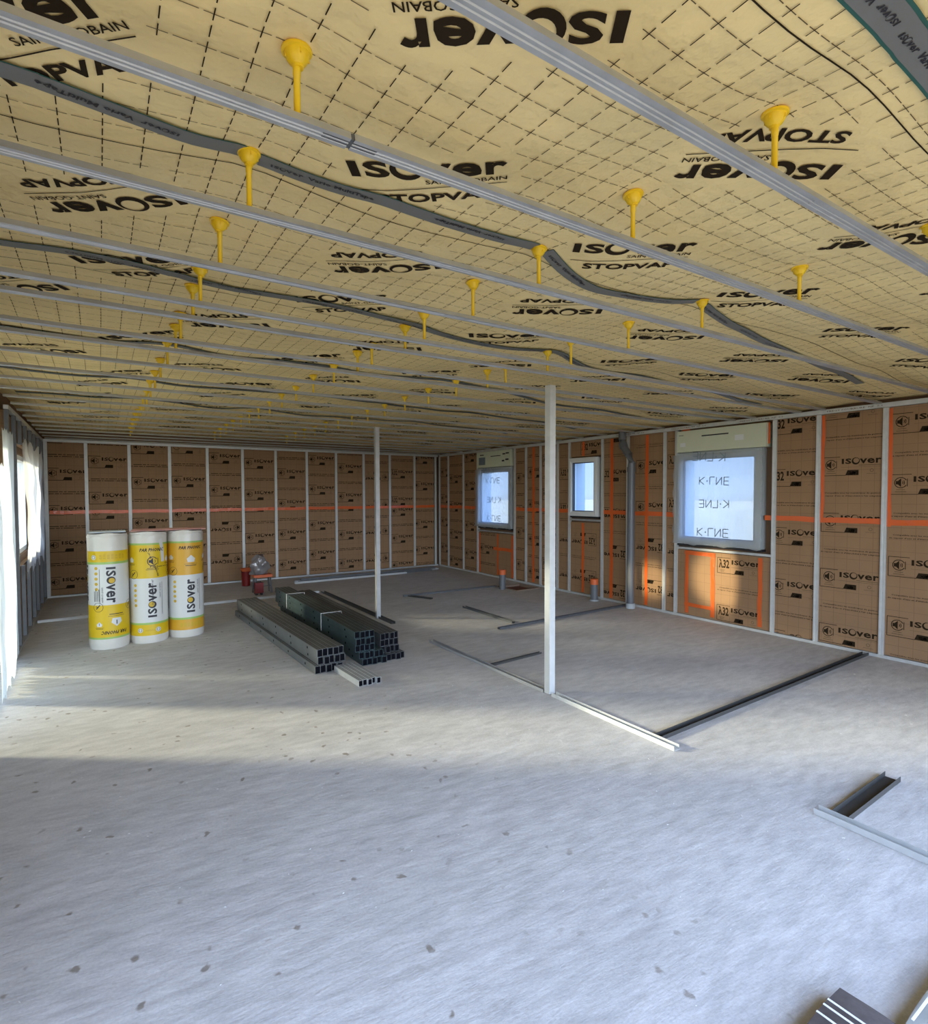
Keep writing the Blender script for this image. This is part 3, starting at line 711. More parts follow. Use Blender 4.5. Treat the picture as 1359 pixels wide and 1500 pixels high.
# orange sealing tapes, slightly wavy strips
def otape(wall, pts, w, label, n=-.0145):
    fr = FR[wall]; mb = MB()
    for (a, b) in zip(pts, pts[1:]):
        L = math.hypot(b[0]-a[0], b[1]-a[1]); k = max(2, int(L/.06)); dx, dy = (b[0]-a[0])/L, (b[1]-a[1])/L
        vs = []
        for i in range(k+1):
            t = i/k*L; wv = .003*math.sin(t*9+a[0]*5)
            for s_ in (-1, 1):
                ww = (w/2+.0025*math.sin(t*17+s_))*s_
                vs.append(fr(a[0]+dx*t-dy*(ww+wv), a[1]+dy*t+dx*(ww+wv), n+.001*math.sin(t*30+s_)))
        vb = [fr(0, 0, 0)]*0
        n_ = len(vs)
        off = Vector(fr(0, 0, -.0015))-Vector(fr(0, 0, 0))
        vs2 = [tuple(Vector(v)+off) for v in vs]
        mb.add(vs+vs2, [(2*i, 2*i+1, 2*i+3, 2*i+2) for i in range(k)]+[(n_+2*i, n_+2*i+2, n_+2*i+3, n_+2*i+1) for i in range(k)]+[(2*i, 2*i+2, n_+2*i+2, n_+2*i) for i in range(k)]+[(2*i+1, n_+2*i+1, n_+2*i+3, 2*i+3) for i in range(k)])
    return tag(mb.build('orange_tape', 'orange'), label, 'tape', 'orange airtightness tapes')
otape('far', [(XL+.06, 1.35), (-.06, 1.35)], .055, 'orange tape band running the whole far wall at mid height')
otape('right', [(.06, 1.345), (1.54, 1.345)], .06, 'orange tape band on the right wall, between far corner and far window')
otape('right', [(2.80, 1.345), (4.18, 1.345)], .06, 'orange tape band between the far window and the small window')
otape('right', [(4.94, 1.345), (6.20, 1.345)], .06, 'orange tape band behind the drainpipe')
otape('right', [(7.40, 1.345), (9.9, 1.345)], .055, 'orange tape band right of the big window, to the photo edge')
otape('left', [(-1.2, 1.35), (-.06, 1.35)], .05, 'orange tape band on the left wall by the far corner', -.036)
NV = -.0125
otape('right', [(5.10, .05), (5.10, 2.45)], .06, 'vertical orange tape left of the drainpipe, floor to ceiling', NV)
otape('right', [(5.74, .05), (5.74, 2.45)], .05, 'vertical orange tape right of the drainpipe, floor to ceiling', NV)
otape('right', [(3.30, .05), (3.30, 2.45)], .06, 'vertical orange tape seen left of the near post', NV)
otape('right', [(4.51, .05), (4.51, 1.16)], .05, 'vertical orange tape under the small window', NV)
otape('right', [(4.51, 2.23), (4.51, 2.45)], .05, 'short orange tape above the small window', NV)
otape('right', [(8.01, 1.36), (8.01, 2.45)], .034, 'vertical orange tape hugging the stud second right of the big window', NV)
otape('right', [(8.612, 1.30), (8.612, 2.45)], .036, 'vertical orange tape hugging the printed stud near the photo edge', NV)
otape('right', [(6.39, .86), (6.39, .06)], .05, 'orange tape down the left side of the framed patch under the big window', NV)
otape('right', [(6.76, .87), (6.76, .06)], .055, 'orange tape down the right side of the framed patch under the big window', NV)
otape('right', [(6.36, .85), (6.79, .85)], .05, 'orange tape across the top of the framed patch under the big window', -.011)
otape('right', [(6.36, .17), (6.79, .17)], .045, 'orange tape across the bottom of the frame under the big window', -.011)
otape('right', [(7.36, .87), (7.36, .06)], .05, 'vertical orange tape under the right end of the big window', NV)
otape('right', [(1.63, .84), (1.63, .05)], .05, 'orange tape at the left side under the far window', NV)
otape('right', [(2.70, .84), (2.70, .05)], .07, 'wide orange tape at the right side under the far window', NV)
otape('right', [(2.24, .85), (2.24, .05)], .05, 'orange tape down the middle under the far window', NV)
otape('right', [(2.10, .56), (2.68, .56)], .06, 'short orange crossbar tape under the far window', -.011)
# orange foam corners at the shutter box
otape('right', [(6.30, 2.475-.03), (6.42, 2.475-.03)], .04, 'orange tape scrap above the left end of the big window box', -.012)
otape('right', [(7.42, 2.44), (7.42, 2.2)], .06, 'orange tape scrap beside the right end of the big window box', -.012)

# ------------------------------------------------------------------ windows on the right wall
def film_sheet(name, fr, u0, u1, v0, v1, n, amp, mat_, parent, nu=26, nv=34, seed=0, rag=0, part_label=None):
    mb = MB(); vs = []
    for j in range(nv+1):
        for i in range(nu+1):
            a = i/nu; b = j/nv
            u = u0+(u1-u0)*a; v = v0+(v1-v0)*b
            if rag: 
                if j == 0: v += rag*math.sin(i*2.1+seed)*.5+rag*math.sin(i*.7)
                if i == nu: u += rag*math.sin(j*1.3+seed)
                if i == 0: u -= rag*math.sin(j*.9+seed)
            w = amp*(math.sin(a*19+b*3+seed)+.6*math.sin(a*37-b*7+seed*2)+.5*math.sin(b*11+a*5))
            vs.append(fr(u, v, n+w*.5+amp))
    mb.add(vs, [(j*(nu+1)+i, j*(nu+1)+i+1, (j+1)*(nu+1)+i+1, (j+1)*(nu+1)+i) for j in range(nv) for i in range(nu)])
    return mb.build(name, mat_, parent, True)
def kline(sx=1, sy=1):
    t = T2(); w = .0085
    L = {'K': [[(0, 0), (0, 1)], [(.75, 1), (.05, .5), (.8, 0)]], '.': [[(.12, .42), (.12, .60)], [(.03, .51), (.21, .51)]], 'L': [[(0, 1), (0, 0), (.75, 0)]], 'I': [[(0, 0), (0, 1)]],
         'N': [[(0, 0), (0, 1), (.8, 0), (.8, 1)]], 'E': [[(.75, 0), (0, 0), (0, 1), (.75, 1)], [(0, .5), (.7, .5)]]}
    x = 0
    for ch in 'K.LNE':
        for pl in L[ch]: t.line([(.078*(x+a), .085*b) for a, b in pl], w, 0)
        x += {'K': 1.1, '.': .55, 'L': 1.0, 'N': 1.15, 'E': 1.0}[ch]
    W_ = max(v[0] for v in t.v)
    t.v = [((a if sx > 0 else W_-a), (b if sy > 0 else .085-b)) for a, b in t.v]
    t.W = W_
    return t
def window(idx, key, fw_, label_frame, letters, handle_side=None):
    fr = FR['right']; u0, u1, v0, v1 = WR[key]
    u0 -= .035; u1 += .0; v0 -= .01; v1 += .01
    root = empty('window_%d' % idx, fr((u0+u1)/2, v0, 0)); root['kind'] = 'structure'
    L = root.location
    def B(mb, name, m, smooth=False):
        o = mb.build(name, m, root, smooth); o.location = -L; return o
    mb = MB(); n0, n1 = -.09, .012
    for (a, b, c, d) in ((u0, u0+fw_, v0, v1), (u1-fw_, u1, v0, v1), (u0+fw_, u1-fw_, v0, v0+fw_), (u0+fw_, u1-fw_, v1-fw_, v1)): wbox(mb, fr, a, b, c, d, n0, n1)
    for (a, b, c, d) in ((u0+.018, u0+fw_*.75, v0+.018, v1-.018), (u1-fw_*.75, u1-.018, v0+.018, v1-.018), (u0+fw_*.75, u1-fw_*.75, v0+.018, v0+fw_*.75), (u0+fw_*.75, u1-fw_*.75, v1-fw_*.75, v1-.018)): wbox(mb, fr, a, b, c, d, n1, n1+.012)
    B(mb, 'window_frame', 'frame_white' if key == 'small' else 'frame')
    mb = MB()
    for (a, b, c, d) in ((u0+.036, u0+.046, v0+.012, v1-.012), (u1-.012, u1-.002, v0+.012, v1-.012), (u0+.046, u1-.012, v0+.012, v0+.022), (u0+.046, u1-.012, v1-.022, v1-.012)): wbox(mb, fr, a, b, c, d, -.32, -.092)
    B(mb, 'outer_reveal', 'frame')
    mb = MB(); k = .012
    for (a, b, c, d) in ((u0+fw_, u0+fw_+k, v0+fw_, v1-fw_), (u1-fw_-k, u1-fw_, v0+fw_, v1-fw_), (u0+fw_, u1-fw_, v0+fw_, v0+fw_+k), (u0+fw_, u1-fw_, v1-fw_-k, v1-fw_)): wbox(mb, fr, a, b, c, d, -.05, -.005)
    B(mb, 'gasket', 'black')
    mb = MB(); wbox(mb, fr, u0+fw_, u1-fw_, v0+fw_, v1-fw_, -.038, -.030); B(mb, 'glass_pane', 'glass')
    mb = MB(); wbox(mb, fr, u0-.01, u1+.012, v0-.03, v0-.004, -.09, -.004); B(mb, 'sill_seal', 'black')
    if letters:
        f = film_sheet('protective_film', fr, u0-.03, u1+.015, v0+.0, v1-.03, .030, .005, 'film', root, seed=idx, rag=.01); f.location = -L
        mb = MB()
        for (sx_, sy_, uc, vc, sc, rot) in letters:
            t = kline(sx_, sy_)
            c_, s_ = math.cos(rot), math.sin(rot)
            stamp(mb, t, lambda a, b: fr(uc+((a-t.W/2)*c_-b*s_)*sc, vc+((a-t.W/2)*s_+b*c_)*sc, .053), 0)
        g = mb.build('film_lettering', 'letter_gray', f)
    if handle_side:
        mb = MB(); wbox(mb, fr, u1-fw_*.65, u1-fw_*.35, 1.55, 1.68, .024, .034); wbox(mb, fr, u1-fw_*.6, u1-fw_*.4, 1.45, 1.62, .034, .06); B(mb, 'handle', 'frame_white')
    return root
window(1, 'far', .085, '', [(1, -1, 2.17, 1.83, 1.25, 0), (-1, 1, 2.2, 1.46, 1.25, 0), (1, -1, 2.2, 1.10, 1.25, 0), (-1, 1, 1.98, 2.03, 1.2, -.05)])
window(2, 'small', .075, '', None, None)
window(3, 'big', .085, '', [(1, -1, 6.80, 1.735, 1.12, -.03), (-1, 1, 6.80, 1.45, 1.12, 0), (1, -1, 6.79, 1.09, 1.18, .0), (-1, 1, 6.72, 2.035, 1.25, -.07)])
# small sticker on the small window glass, shutter boxes
def shutter(u0, u1, v0, v1, label, slot):
    mb = MB(); fr = FR['right']; wbox(mb, fr, u0, u1, v0, v1, -.09, .035)
    if slot == 'slot':
        mb.add([fr(u0+.36, v0+.185, .0365), (fr(u0+.72, v0+.185, .0365)), fr(u0+.72, v0+.20, .0365), fr(u0+.36, v0+.20, .0365)], [(0, 1, 2, 3)], 1)
        mb.add([fr(u0+.03, v0+.215, .0365), fr(u0+.10, v0+.215, .0365), fr(u0+.10, v0+.221, .0365), fr(u0+.03, v0+.221, .0365)], [(0, 1, 2, 3)], 1)
        mb.add([fr(u0+.80, v0+.10, .0365), fr(u0+.91, v0+.10, .0365), fr(u0+.91, v0+.165, .0365), fr(u0+.80, v0+.165, .0365)], [(0, 1, 2, 3)], 2)
        mb.add([fr(u0+.05, v0+.07, .0365), fr(u0+.13, v0+.07, .0365), fr(u0+.13, v0+.12, .0365), fr(u0+.05, v0+.12, .0365)], [(0, 1, 2, 3)], 2)
    else:
        mb.add([fr(u0+.08, v0+.05, .0365), fr(u0+.30, v0+.05, .0365), fr(u0+.30, v0+.20, .0365), fr(u0+.08, v0+.20, .0365)], [(0, 1, 2, 3)], 3)
        for (a, b, c, d) in ((.12, .235, .25, .255), (.48, .20, .80, .215), (.86, .22, .95, .245), (.96, .23, 1.06, .255), (.84, .09, .92, .12), (.95, .11, 1.05, .14)):
            mb.add([fr(u0+a, v0+b, .0365), fr(u0+c, v0+b, .0365), fr(u0+c, v0+d, .0365), fr(u0+a, v0+d, .0365)], [(0, 1, 2, 3)], 1)
    return tag(mb.build('shutter_box', ['box_green', 'black', 'frame_white', 'letter_gray']), label, 'shutter box', 'pale roller shutter boxes')
shutter(6.255, 7.43, 2.165, 2.44, 'pale green roller shutter box above the big window, with a dark slot', 'slot')
shutter(1.595, 2.70, 2.15, 2.455, 'pale roller shutter box above the far window, with a grey label', 'label')
# ------------------------------------------------------------------ left openings
fr = FR['left']
root = empty('window_4', (XL, -2.28, .9)); root['kind'] = 'structure'
mb = MB()
for (a, b, c, d) in ((-3.30, -3.24, .90, 2.13), (-1.31, -1.25, .90, 2.13), (-3.24, -1.31, .90, .96), (-3.24, -1.31, 2.07, 2.13), (-2.31, -2.24, .96, 2.07)): wbox(mb, fr, a, b, c, d, -.20, -.12)
o = mb.build('window_frame', 'frame_white', root); o.location = (-XL, 2.28, -.9)
mb = MB(); wbox(mb, fr, -3.24, -1.31, .96, 2.07, -.165, -.158); o = mb.build('glass_pane', 'clear_glass', root); o.location = (-XL, 2.28, -.9)
root = empty('door_1', (XL, -5.1, 0)); root['kind'] = 'structure'
mb = MB()
for (a, b, c, d) in ((-6.30, -6.22, 0, 2.2), (-4.03, -3.95, 0, 2.2), (-6.22, -4.03, 2.12, 2.2), (-6.22, -4.03, 0, .06), (-5.16, -5.06, .06, 2.12)): wbox(mb, fr, a, b, c, d, -.20, -.12)
o = mb.build('door_frame', 'frame_white', root); o.location = (-XL, 5.1, 0)
mb = MB(); wbox(mb, fr, -6.22, -4.03, .06, 2.12, -.150, -.148); o = mb.build('protective_film', 'film_door_added', root); o.location = (-XL, 5.1, 0)  # film added to dim and soften the sun through this door
mb = MB(); wbox(mb, fr, -6.22, -4.03, .06, 2.12, -.165, -.158); o = mb.build('glass_pane', 'clear_glass', root); o.location = (-XL, 5.1, 0)
# plastic sheets: folds
def curtain(name, u0, u1, v0, v1, n, amp, m, label, seed, folds, bulge=0, ragb=.03):
    mb = MB(); nu, nv = 60, 40; vs = []
    for j in range(nv+1):
        b = j/nv
        for i in range(nu+1):
            a = i/nu
            u = u0+(u1-u0)*a+.02*math.sin(b*7+a*9+seed); v = v0+(v1-v0)*b
            if j == 0: v += ragb*math.sin(i*.9+seed)+ragb*.6*math.sin(i*2.3)
            if j == nv: v += ragb*.8*math.sin(i*1.1+seed*2)
            w = amp*(.6*math.sin(a*folds+1.3*math.sin(b*4+seed))+.35*math.sin(a*folds*2.3+b*5+seed)+.25*math.sin(b*16+a*7))
            w += bulge*math.sin(PI*min(1, b*1.1))*(.5+.5*math.sin(a*3+seed))
            vs.append(FR['left'](u, v, n+w+amp))
    mb.add(vs, [(j*(nu+1)+i, j*(nu+1)+i+1, (j+1)*(nu+1)+i+1, (j+1)*(nu+1)+i) for j in range(nv) for i in range(nu)])
    return tag(mb.build(name, m, None, True), label, 'plastic sheet')
curtain('plastic_sheet', -4.50, -3.90, .05, 2.22, .006, .016, 'sheet', 'tall crumpled clear plastic sheet at the far jamb of the patio door, left edge', 1.0, 12, .02, .02)
curtain('plastic_sheet', -5.36, -4.56, .04, 1.88, .035, .022, 'sheet', 'lower crumpled plastic sheet over the patio door, reaching the floor at the left edge', 3.0, 16, .04, .02)
curtain('plastic_sheet', -3.36, -1.0, .78, 2.22, .015, .03, 'sheet_thin', 'torn clear plastic sheet hanging over the left window', 2.2, 22, .06, .05)

# ------------------------------------------------------------------ posts
def post(x, y, z1, label, w=.055, d=.05, rz=0, m='zinc_white'):
    t = tag(empty('steel_post', (x, y, 0), rz), label, 'post', 'free-standing steel posts')
    h, k = w/2, d/2
    mb = MB()
    prof = [(h-.012, -k+.002), (h, -k+.002), (h, -k), (-h, -k), (-h, k), (h, k), (h, k-.008)]
    mb.strip_profile([(h-.0, -k), (-.012, -k), (-.01, -k+.0015), (.010-.02, -k), (-h, -k), (-h, k), (h, k), (h, k-.008)][:1]+[(-h, -k), (-h, k), (h, k)], -.0012, lambda p, a: (p[0], p[1], a), .004, z1)
    mb.box(h-.003, h-.001, -k+.001, k-.001, .004, z1)
    o = mb.build('post_shell', m, t)
    mb = MB(); mb.box(h-.0002, h+.0012, -.004, .004, .05, z1-.05)
    mb.build('seam', 'zinc', t)
    return t
post(-3.385, -7.495, 2.498, 'tall bright steel post standing on the floor track in the middle of the room', .062, .058, .05)
post(-3.40, -4.185, 2.498, 'farther steel post standing on the dark track behind the stacked studs', .055, .05, m='zinc')

# ------------------------------------------------------------------ floor tracks (U-channels)
def track(p0, p1, w, h, m, label, n='floor_track', th=.0015, z=.001):
    p0 = Vector((*p0, z)); p1 = Vector((*p1, z)); d = p1-p0; L = d.length; an = math.atan2(d.y, d.x)
    mb = MB(); mb.strip_profile([(-w/2, h), (-w/2, 0), (w/2, 0), (w/2, h)], th, lambda p, a: (a, p[0], p[1]), 0, L)
    o = mb.build(n, m); o.location = p0; o.rotation_euler = (0, 0, an)
    return tag(o, label, 'floor track', 'partition tracks laid on the floor')
XT = -3.40
track((XT-.01, -5.60), (XT+.0, -7.46), .05, .028, 'zinc', 'galvanised floor track running from the room middle up to the near post')
track((XT, -7.56), (XT, -8.70), .052, .032, 'zinc_white', 'bright floor track from the near post towards the camera')
track((-3.36, -8.53), (-.01, -8.45), .055, .028, 'zinc_shaded', 'long floor track, shade painted in, from the bright track to the right wall')
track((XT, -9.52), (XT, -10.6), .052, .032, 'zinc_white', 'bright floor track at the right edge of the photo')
track((-3.36, -9.615), (-2.68, -9.60), .075, .03, 'zinc_shaded', 'short floor track, shade painted in, standing off the bright track at the right edge')
track((-3.37, -6.65), (-2.70, -6.60), .03, .02, 'zinc_shaded', 'short thin dark track off the middle floor track')
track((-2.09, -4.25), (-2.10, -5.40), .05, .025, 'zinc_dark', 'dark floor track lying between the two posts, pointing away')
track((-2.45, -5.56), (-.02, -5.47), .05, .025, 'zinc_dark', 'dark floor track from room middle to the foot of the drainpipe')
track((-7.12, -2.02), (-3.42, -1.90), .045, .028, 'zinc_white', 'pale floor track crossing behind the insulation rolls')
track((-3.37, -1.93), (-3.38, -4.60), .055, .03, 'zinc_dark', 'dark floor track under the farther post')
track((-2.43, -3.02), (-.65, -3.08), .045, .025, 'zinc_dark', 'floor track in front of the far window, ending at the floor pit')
track((-2.35, -3.03), (-2.16, -3.45), .05, .02, 'zinc_shaded', 'tiny dark offcut track at the end of the far track')
# pile of rails along the far wall
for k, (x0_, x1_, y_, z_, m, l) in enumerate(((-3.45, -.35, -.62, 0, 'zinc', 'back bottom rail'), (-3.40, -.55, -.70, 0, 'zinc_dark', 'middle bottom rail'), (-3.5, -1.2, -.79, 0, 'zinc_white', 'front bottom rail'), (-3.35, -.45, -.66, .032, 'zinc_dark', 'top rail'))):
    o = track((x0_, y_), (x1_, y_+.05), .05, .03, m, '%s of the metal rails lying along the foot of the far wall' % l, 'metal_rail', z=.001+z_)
    o['category'] = 'metal rail'; o['group'] = 'rails lying by the far wall'

# ------------------------------------------------------------------ stacked studs (each stud is a thing)
STM_ = {}
def stack_stud(L, w, h, m, holes):
    key = (L, w, h, m, holes)
    if key in STM_: return STM_[key]
    mb = MB(); th = .0016
    # boxed C stud: three folded sides plus lips, ends plugged black for inner shade
    for (a, b, c, d) in ((-w/2, -w/2+th, 0, h), (w/2-th, w/2, 0, h), (-w/2+th, w/2-th, h-th, h), (-w/2+th, w/2-th, 0, th)):
        mb.box(a, b, 0, L, c, d, 0)
    mb.box(-w/2+th, w/2-th, .012, .013, th, h-th, 1)
    mb.box(-w/2+th, w/2-th, L-.013, L-.012, th, h-th, 1)
    if holes:
        y = .25
        while y < L:
            mb.add([(-w/2-.0006, y, h*.38), (-w/2-.0006, y, h*.68), (-w/2-.0006, y+.025, h*.68), (-w/2-.0006, y+.025, h*.38)], [(0, 1, 2, 3)], 1); y += .5
    for s_ in (-.18, .18):
        mb.box(w*s_-.0015, w*s_+.0015, .002, L-.002, h, h+.0008, 1)
    me = bpy.data.meshes.new('bundled_stud'); me.from_pydata(mb.v, [], mb.f)
    me.materials.append(MT[m]); me.materials.append(MT['hollow_shade']); me.polygons.foreach_set('material_index', mb.m); me.update()
    STM_[key] = me; return me
def stud_pile(name_, ox, oy, L, rz, rows, w, h, m, holes, desc):
    c, s_ = math.cos(rz), math.sin(rz)
    tot = len(rows)
    for r_, (n, sh, back) in enumerate(rows):
        for k in range(n):
            lx = sh+k*(w+.0008)+w/2; ly = back+.012*math.sin(k*2.7+r_*1.9)
            o = bpy.data.objects.new(name_, stack_stud(L, w, h, m, holes and k == 0)); COL.objects.link(o)
            o.location = (ox+lx*c-ly*s_, oy+lx*s_+ly*c, .002+r_*(h+.0022)); o.rotation_euler = (0, 0, rz)
            tag(o, 'galvanised stud in the %s, layer %d from floor, %s from left' % (desc, r_+1, ON[k]), 'metal stud', 'studs of the %s' % desc)
stud_pile('bundled_stud', -4.80, -5.97, 3.0, .035, [(5, -.03, 0), (5, .008, .02), (5, .0, .03)], .051, .069, 'stack_zinc', True, 'left stack')
stud_pile('bundled_stud', -4.43, -5.95, 3.0, -.012, [(5, .055, -.03), (5, .03, -.02), (4, .0, .02), (4, .0, .0), (4, .0, .015)], .048, .062, 'green_zinc', True, 'tall middle stack')
stud_pile('bundled_stud', -4.150, -5.90, 2.9, -.012, [(4, .036, -.06), (4, .0, 0), (4, .0, .02), (4, .0, .01)], .048, .062, 'zinc_dark', False, 'right stack')
stud_pile('bundled_stud', -4.63, -6.50, .52, .05, [(5, 0, 0)], .040, .052, 'zinc_white', False, 'short bundle in front')
def bandstrap(x0_, x1_, y_, z0_, z1_, label):
    mb = MB(); t = .002
    mb.box(x0_-t, x1_+t, y_-.008, y_+.008, z1_, z1_+t); mb.box(x0_-t, x0_, y_-.008, y_+.008, z0_, z1_); mb.box(x1_, x1_+t, y_-.008, y_+.008, z0_, z1_)
    tag(mb.build('packing_strap', 'strap'), label, 'strap', 'straps round the middle stack')
bandstrap(-4.425, -4.195, -4.95, .135, .324, 'white packing strap round the near half of the tall middle stack')
bandstrap(-4.408, -4.175, -3.55, .135, .324, 'white packing strap round the far end of the tall middle stack')

# ------------------------------------------------------------------ insulation rolls
RH, RR = 1.215, .186
def roll(cx_, cy_, label, face, kind):
    t = tag(empty('insulation_roll', (cx_, cy_, 0)), label, 'insulation roll', 'upright insulation rolls')
    mb = MB(); prof = []
    for k in range(31):
        z = RH*k/30; r = RR*(1+.006*math.sin(z*11+cx_*3)+.004*math.sin(z*27))
        if k in (0, 30): r *= .965
        prof.append((r, z))
    mb.lathe(prof, seg=48)
    mb.build('wrapped_core', 'white_wrap', t, True)
    wr = MB()
    def R_(z): return RR*(1+.006*math.sin(z*11+cx_*3)+.004*math.sin(z*27))+.0012
    def band(z0, z1, m, ext=0):
        n = max(1, int((z1-z0)/.05)); vs = []
        for j in range(n+1):
            z = z0+(z1-z0)*j/n
            for k in range(49):
                a = 2*PI*k/48; vs.append(((R_(z)+ext)*math.cos(a), (R_(z)+ext)*math.sin(a), z))
        wr.add(vs, [(j*49+k, j*49+k+1, (j+1)*49+k+1, (j+1)*49+k) for j in range(n) for k in range(48)], m)
    # 0 yellow 1 green 2 white 3 black 4 gold
    if kind == 'inv': bands = [(.14, .16, 1), (.16, .50, 0), (.50, .93, 2), (.93, .955, 1), (.955, 1.06, 0)]
    else: bands = [(.085, .205, 0), (.205, .228, 1), (.228, .715, 2), (.715, 1.08, 0), (1.08, 1.10, 1)]
    if kind == 'inv': bands = [(.11, .13, 1), (.13, .47, 0), (.47, .90, 2), (.90, .925, 1), (.925, 1.04, 0)]
    for a, b, m in bands: band(a, b, m)
    def put(tm, ang, zc, rot, sc=1):
        c, s_ = math.cos(rot), math.sin(rot)
        def fn(a, b):
            a *= sc; b *= sc; u = a*c-b*s_; v = a*s_+b*c; z = zc+v; th = ang+u/RR
            r = R_(z)+.0022
            return (r*math.cos(th), r*math.sin(th), z)
        stamp(wr, sliced(tm, 1 if abs(s_) > .7 else 0), fn, 0)
    up = kind != 'inv'
    W_ = T2(); isover(W_, -.19, -.04, .38, .084, 3, 4, 2); W_.text('SAINT-GOBAIN', .02, -.09, .16, .018, 0, 0, 1, 3); W_.line([(-.17, -.105), (.19, -.105)], .004, 3)
    PT = T2(); PT.text('PAR PHONIC', -.125, -.02, .25, .036, .03, .3, 1, 3)
    SPK = T2(); SPK.ring(0, 0, .052, .044, 0, 0, 3, 20, .5, 2*PI-.5); SPK.line([(.055, -.035), (.055, .035)], .006, 3)
    SPK.poly([(-.035, .015), (-.018, .015), (.006, .038), (.006, -.038), (-.018, -.015), (-.035, -.015)], 3); SPK.ring(0, 0, .03, .024, 0, 0, 3, 6, -.7, .7); SPK.rect(-.055, -.078, .055, -.073, 3); SPK.rect(-.065, -.093, .065, -.088, 3)
    HSE = T2(); HSE.poly([(-.035, -.04), (.035, -.04), (.045, 0), (0, .042), (-.045, 0)], 2); HSE.rect(-.004, -.02, .004, .02, 3); HSE.line([(-.07, -.06), (.07, -.06)], .003, 3); HSE.rect(-.06, -.082, .06, -.075, 3)
    LEAF = T2(); LEAF.ring(0, 0, .05, .046, 0, 0, 3, 16); LEAF.line([(-.02, -.02), (.02, .025)], .01, 3); LEAF.line([(-.02, .01), (0, -.005)], .008, 3)
    ICO = T2()
    for k in range(7): ICO.rect(-.12+k*.036, -.024, -.12+k*.036+.024, .022+.006*(k % 2), 4); ICO.rect(-.117+k*.036, -.006, -.099+k*.036, -.001, 0)
    SEAL = T2(); SEAL.ring(0, 0, .026, .001, 0, 0, 2, 14); SEAL.ring(0, 0, .018, .014, 0, 0, 3, 12)
    DOTS = T2()
    for k in range(5): DOTS.ring(0, -k*.055, .017, .001, 0, 0, 4, 10)
    base = -PI/2+face
    if up:
        put(W_, base+.05, .475, PI/2); put(PT, base+.1, 1.03, 0)
        put(SPK if kind == 'speaker' else HSE, base+.1, .90, 0); put(LEAF, base-.95, .76, 0); put(LEAF, base+1.25, .78, 0); put(ICO, base+.1, .145, 0) if kind != 'speaker' else (put(SEAL, base-.6, .145, 0), put(SEAL, base+.35, .145, 0), put(ICO, base-.1, .143, 0, .35))
        put(HSE, base-1.1, .92, 0, .7); put(HSE, base+1.1, .92, 0, .7); put(W_, base+2.1, .50, PI/2); put(W_, base-2.0, .50, PI/2)
        put(DOTS, base-.85, .64, 0)
        if kind == 'speaker':
            ST = T2(); ST.line([(-.03, .30), (-.01, .21), (.0, .05)], .045, 2); ST.text('Parlez-vous', -.14, -.006, .24, .016, .02, 0, 1, 3)
            put(ST, base+.72, .84, 0); V_ = T2(); V_.text('Fibranature  13.50 m²', 0, 0, .28, .02, .02, 0, 1, 3); put(V_, base+.45, .74, PI/2+.35); put(V_, base+.12, .42, PI/2)
    else:
        put(W_, base+.12, .68, -PI/2); put(PT, base+.25, .175, PI); put(HSE, base+.35, .285, PI, 1.1); put(LEAF, base-.55, .45, 0); put(LEAF, base+1.2, .45, 0); put(HSE, base-.5, .27, 0, .6)
        put(ICO, base+.2, .98, 0); put(SEAL, base-.75, .975, 0); put(DOTS, base-.62, .86, 0); put(W_, base-1.45, .70, -PI/2)
        Q = T2()
        for k in range(4): Q.rect(-.03+k*.016, -.09, -.024+k*.016, .02+.02*(k % 2), 3)
        put(Q, base-.6, .60, 0)
    ye = 'roll_amber' if kind == 'house' else 'roll_yellow'
    wr.build('printed_wrapper', [ye, 'roll_green', 'roll_white', 'print_black', 'print_gold'], t, True)
    cap = MB(); vs = [(0, 0, RH+.004)]
    for k in range(40):
        a = 2*PI*k/40
        vs.append((RR*.95*math.cos(a), RR*.95*math.sin(a), RH+.004+.008*math.sin(a*3+cx_)))
    for k in range(40):
        a = 2*PI*k/40
        vs.append((RR*1.015*math.cos(a), RR*1.015*math.sin(a), RH-.03+.012*math.sin(a*5+cx_)))
    cap.add(vs, [(0, 1+k, 1+(k+1) % 40) for k in range(40)]+[(1+k, 41+k, 41+(k+1) % 40, 1+(k+1) % 40) for k in range(40)])
    cap.build('plastic_end_fold', 'white_wrap', t, True)
    return t
roll(-6.365, -3.775, 'left insulation roll of three, its print upside down, standing near the left wall', 0, 'inv')
roll(-5.985, -3.735, 'middle insulation roll of three, with a loudspeaker sign on bright yellow', .05, 'speaker')
roll(-5.605, -3.68, 'right insulation roll of three, with an amber band and small house sign', .10, 'house')
mb = MB()
P = [(-6.16, -3.88, 1.232), (-5.40, -3.80, 1.228), (-5.38, -3.52, 1.232), (-6.12, -3.58, 1.236)]
mb.add(P+[(a, b, c+.007) for a, b, c in P], [(3, 2, 1, 0), (4, 5, 6, 7), (0, 1, 5, 4), (1, 2, 6, 5), (2, 3, 7, 6), (3, 0, 4, 7)])
tag(mb.build('thin_board', 'red_board'), 'thin reddish board lying across the middle and right insulation rolls', 'board')
mb = MB()
P = [(-6.53, -3.92, 1.232), (-6.20, -3.92, 1.233), (-6.20, -3.63, 1.232), (-6.53, -3.63, 1.231)]
mb.add(P+[(a, b, c+.008) for a, b, c in P], [(3, 2, 1, 0), (4, 5, 6, 7), (0, 1, 5, 4), (1, 2, 6, 5), (2, 3, 7, 6), (3, 0, 4, 7)])
tag(mb.build('folded_sheet', 'blue_sheet'), 'pale blue folded plastic sheet on top of the left insulation roll', 'plastic sheet')

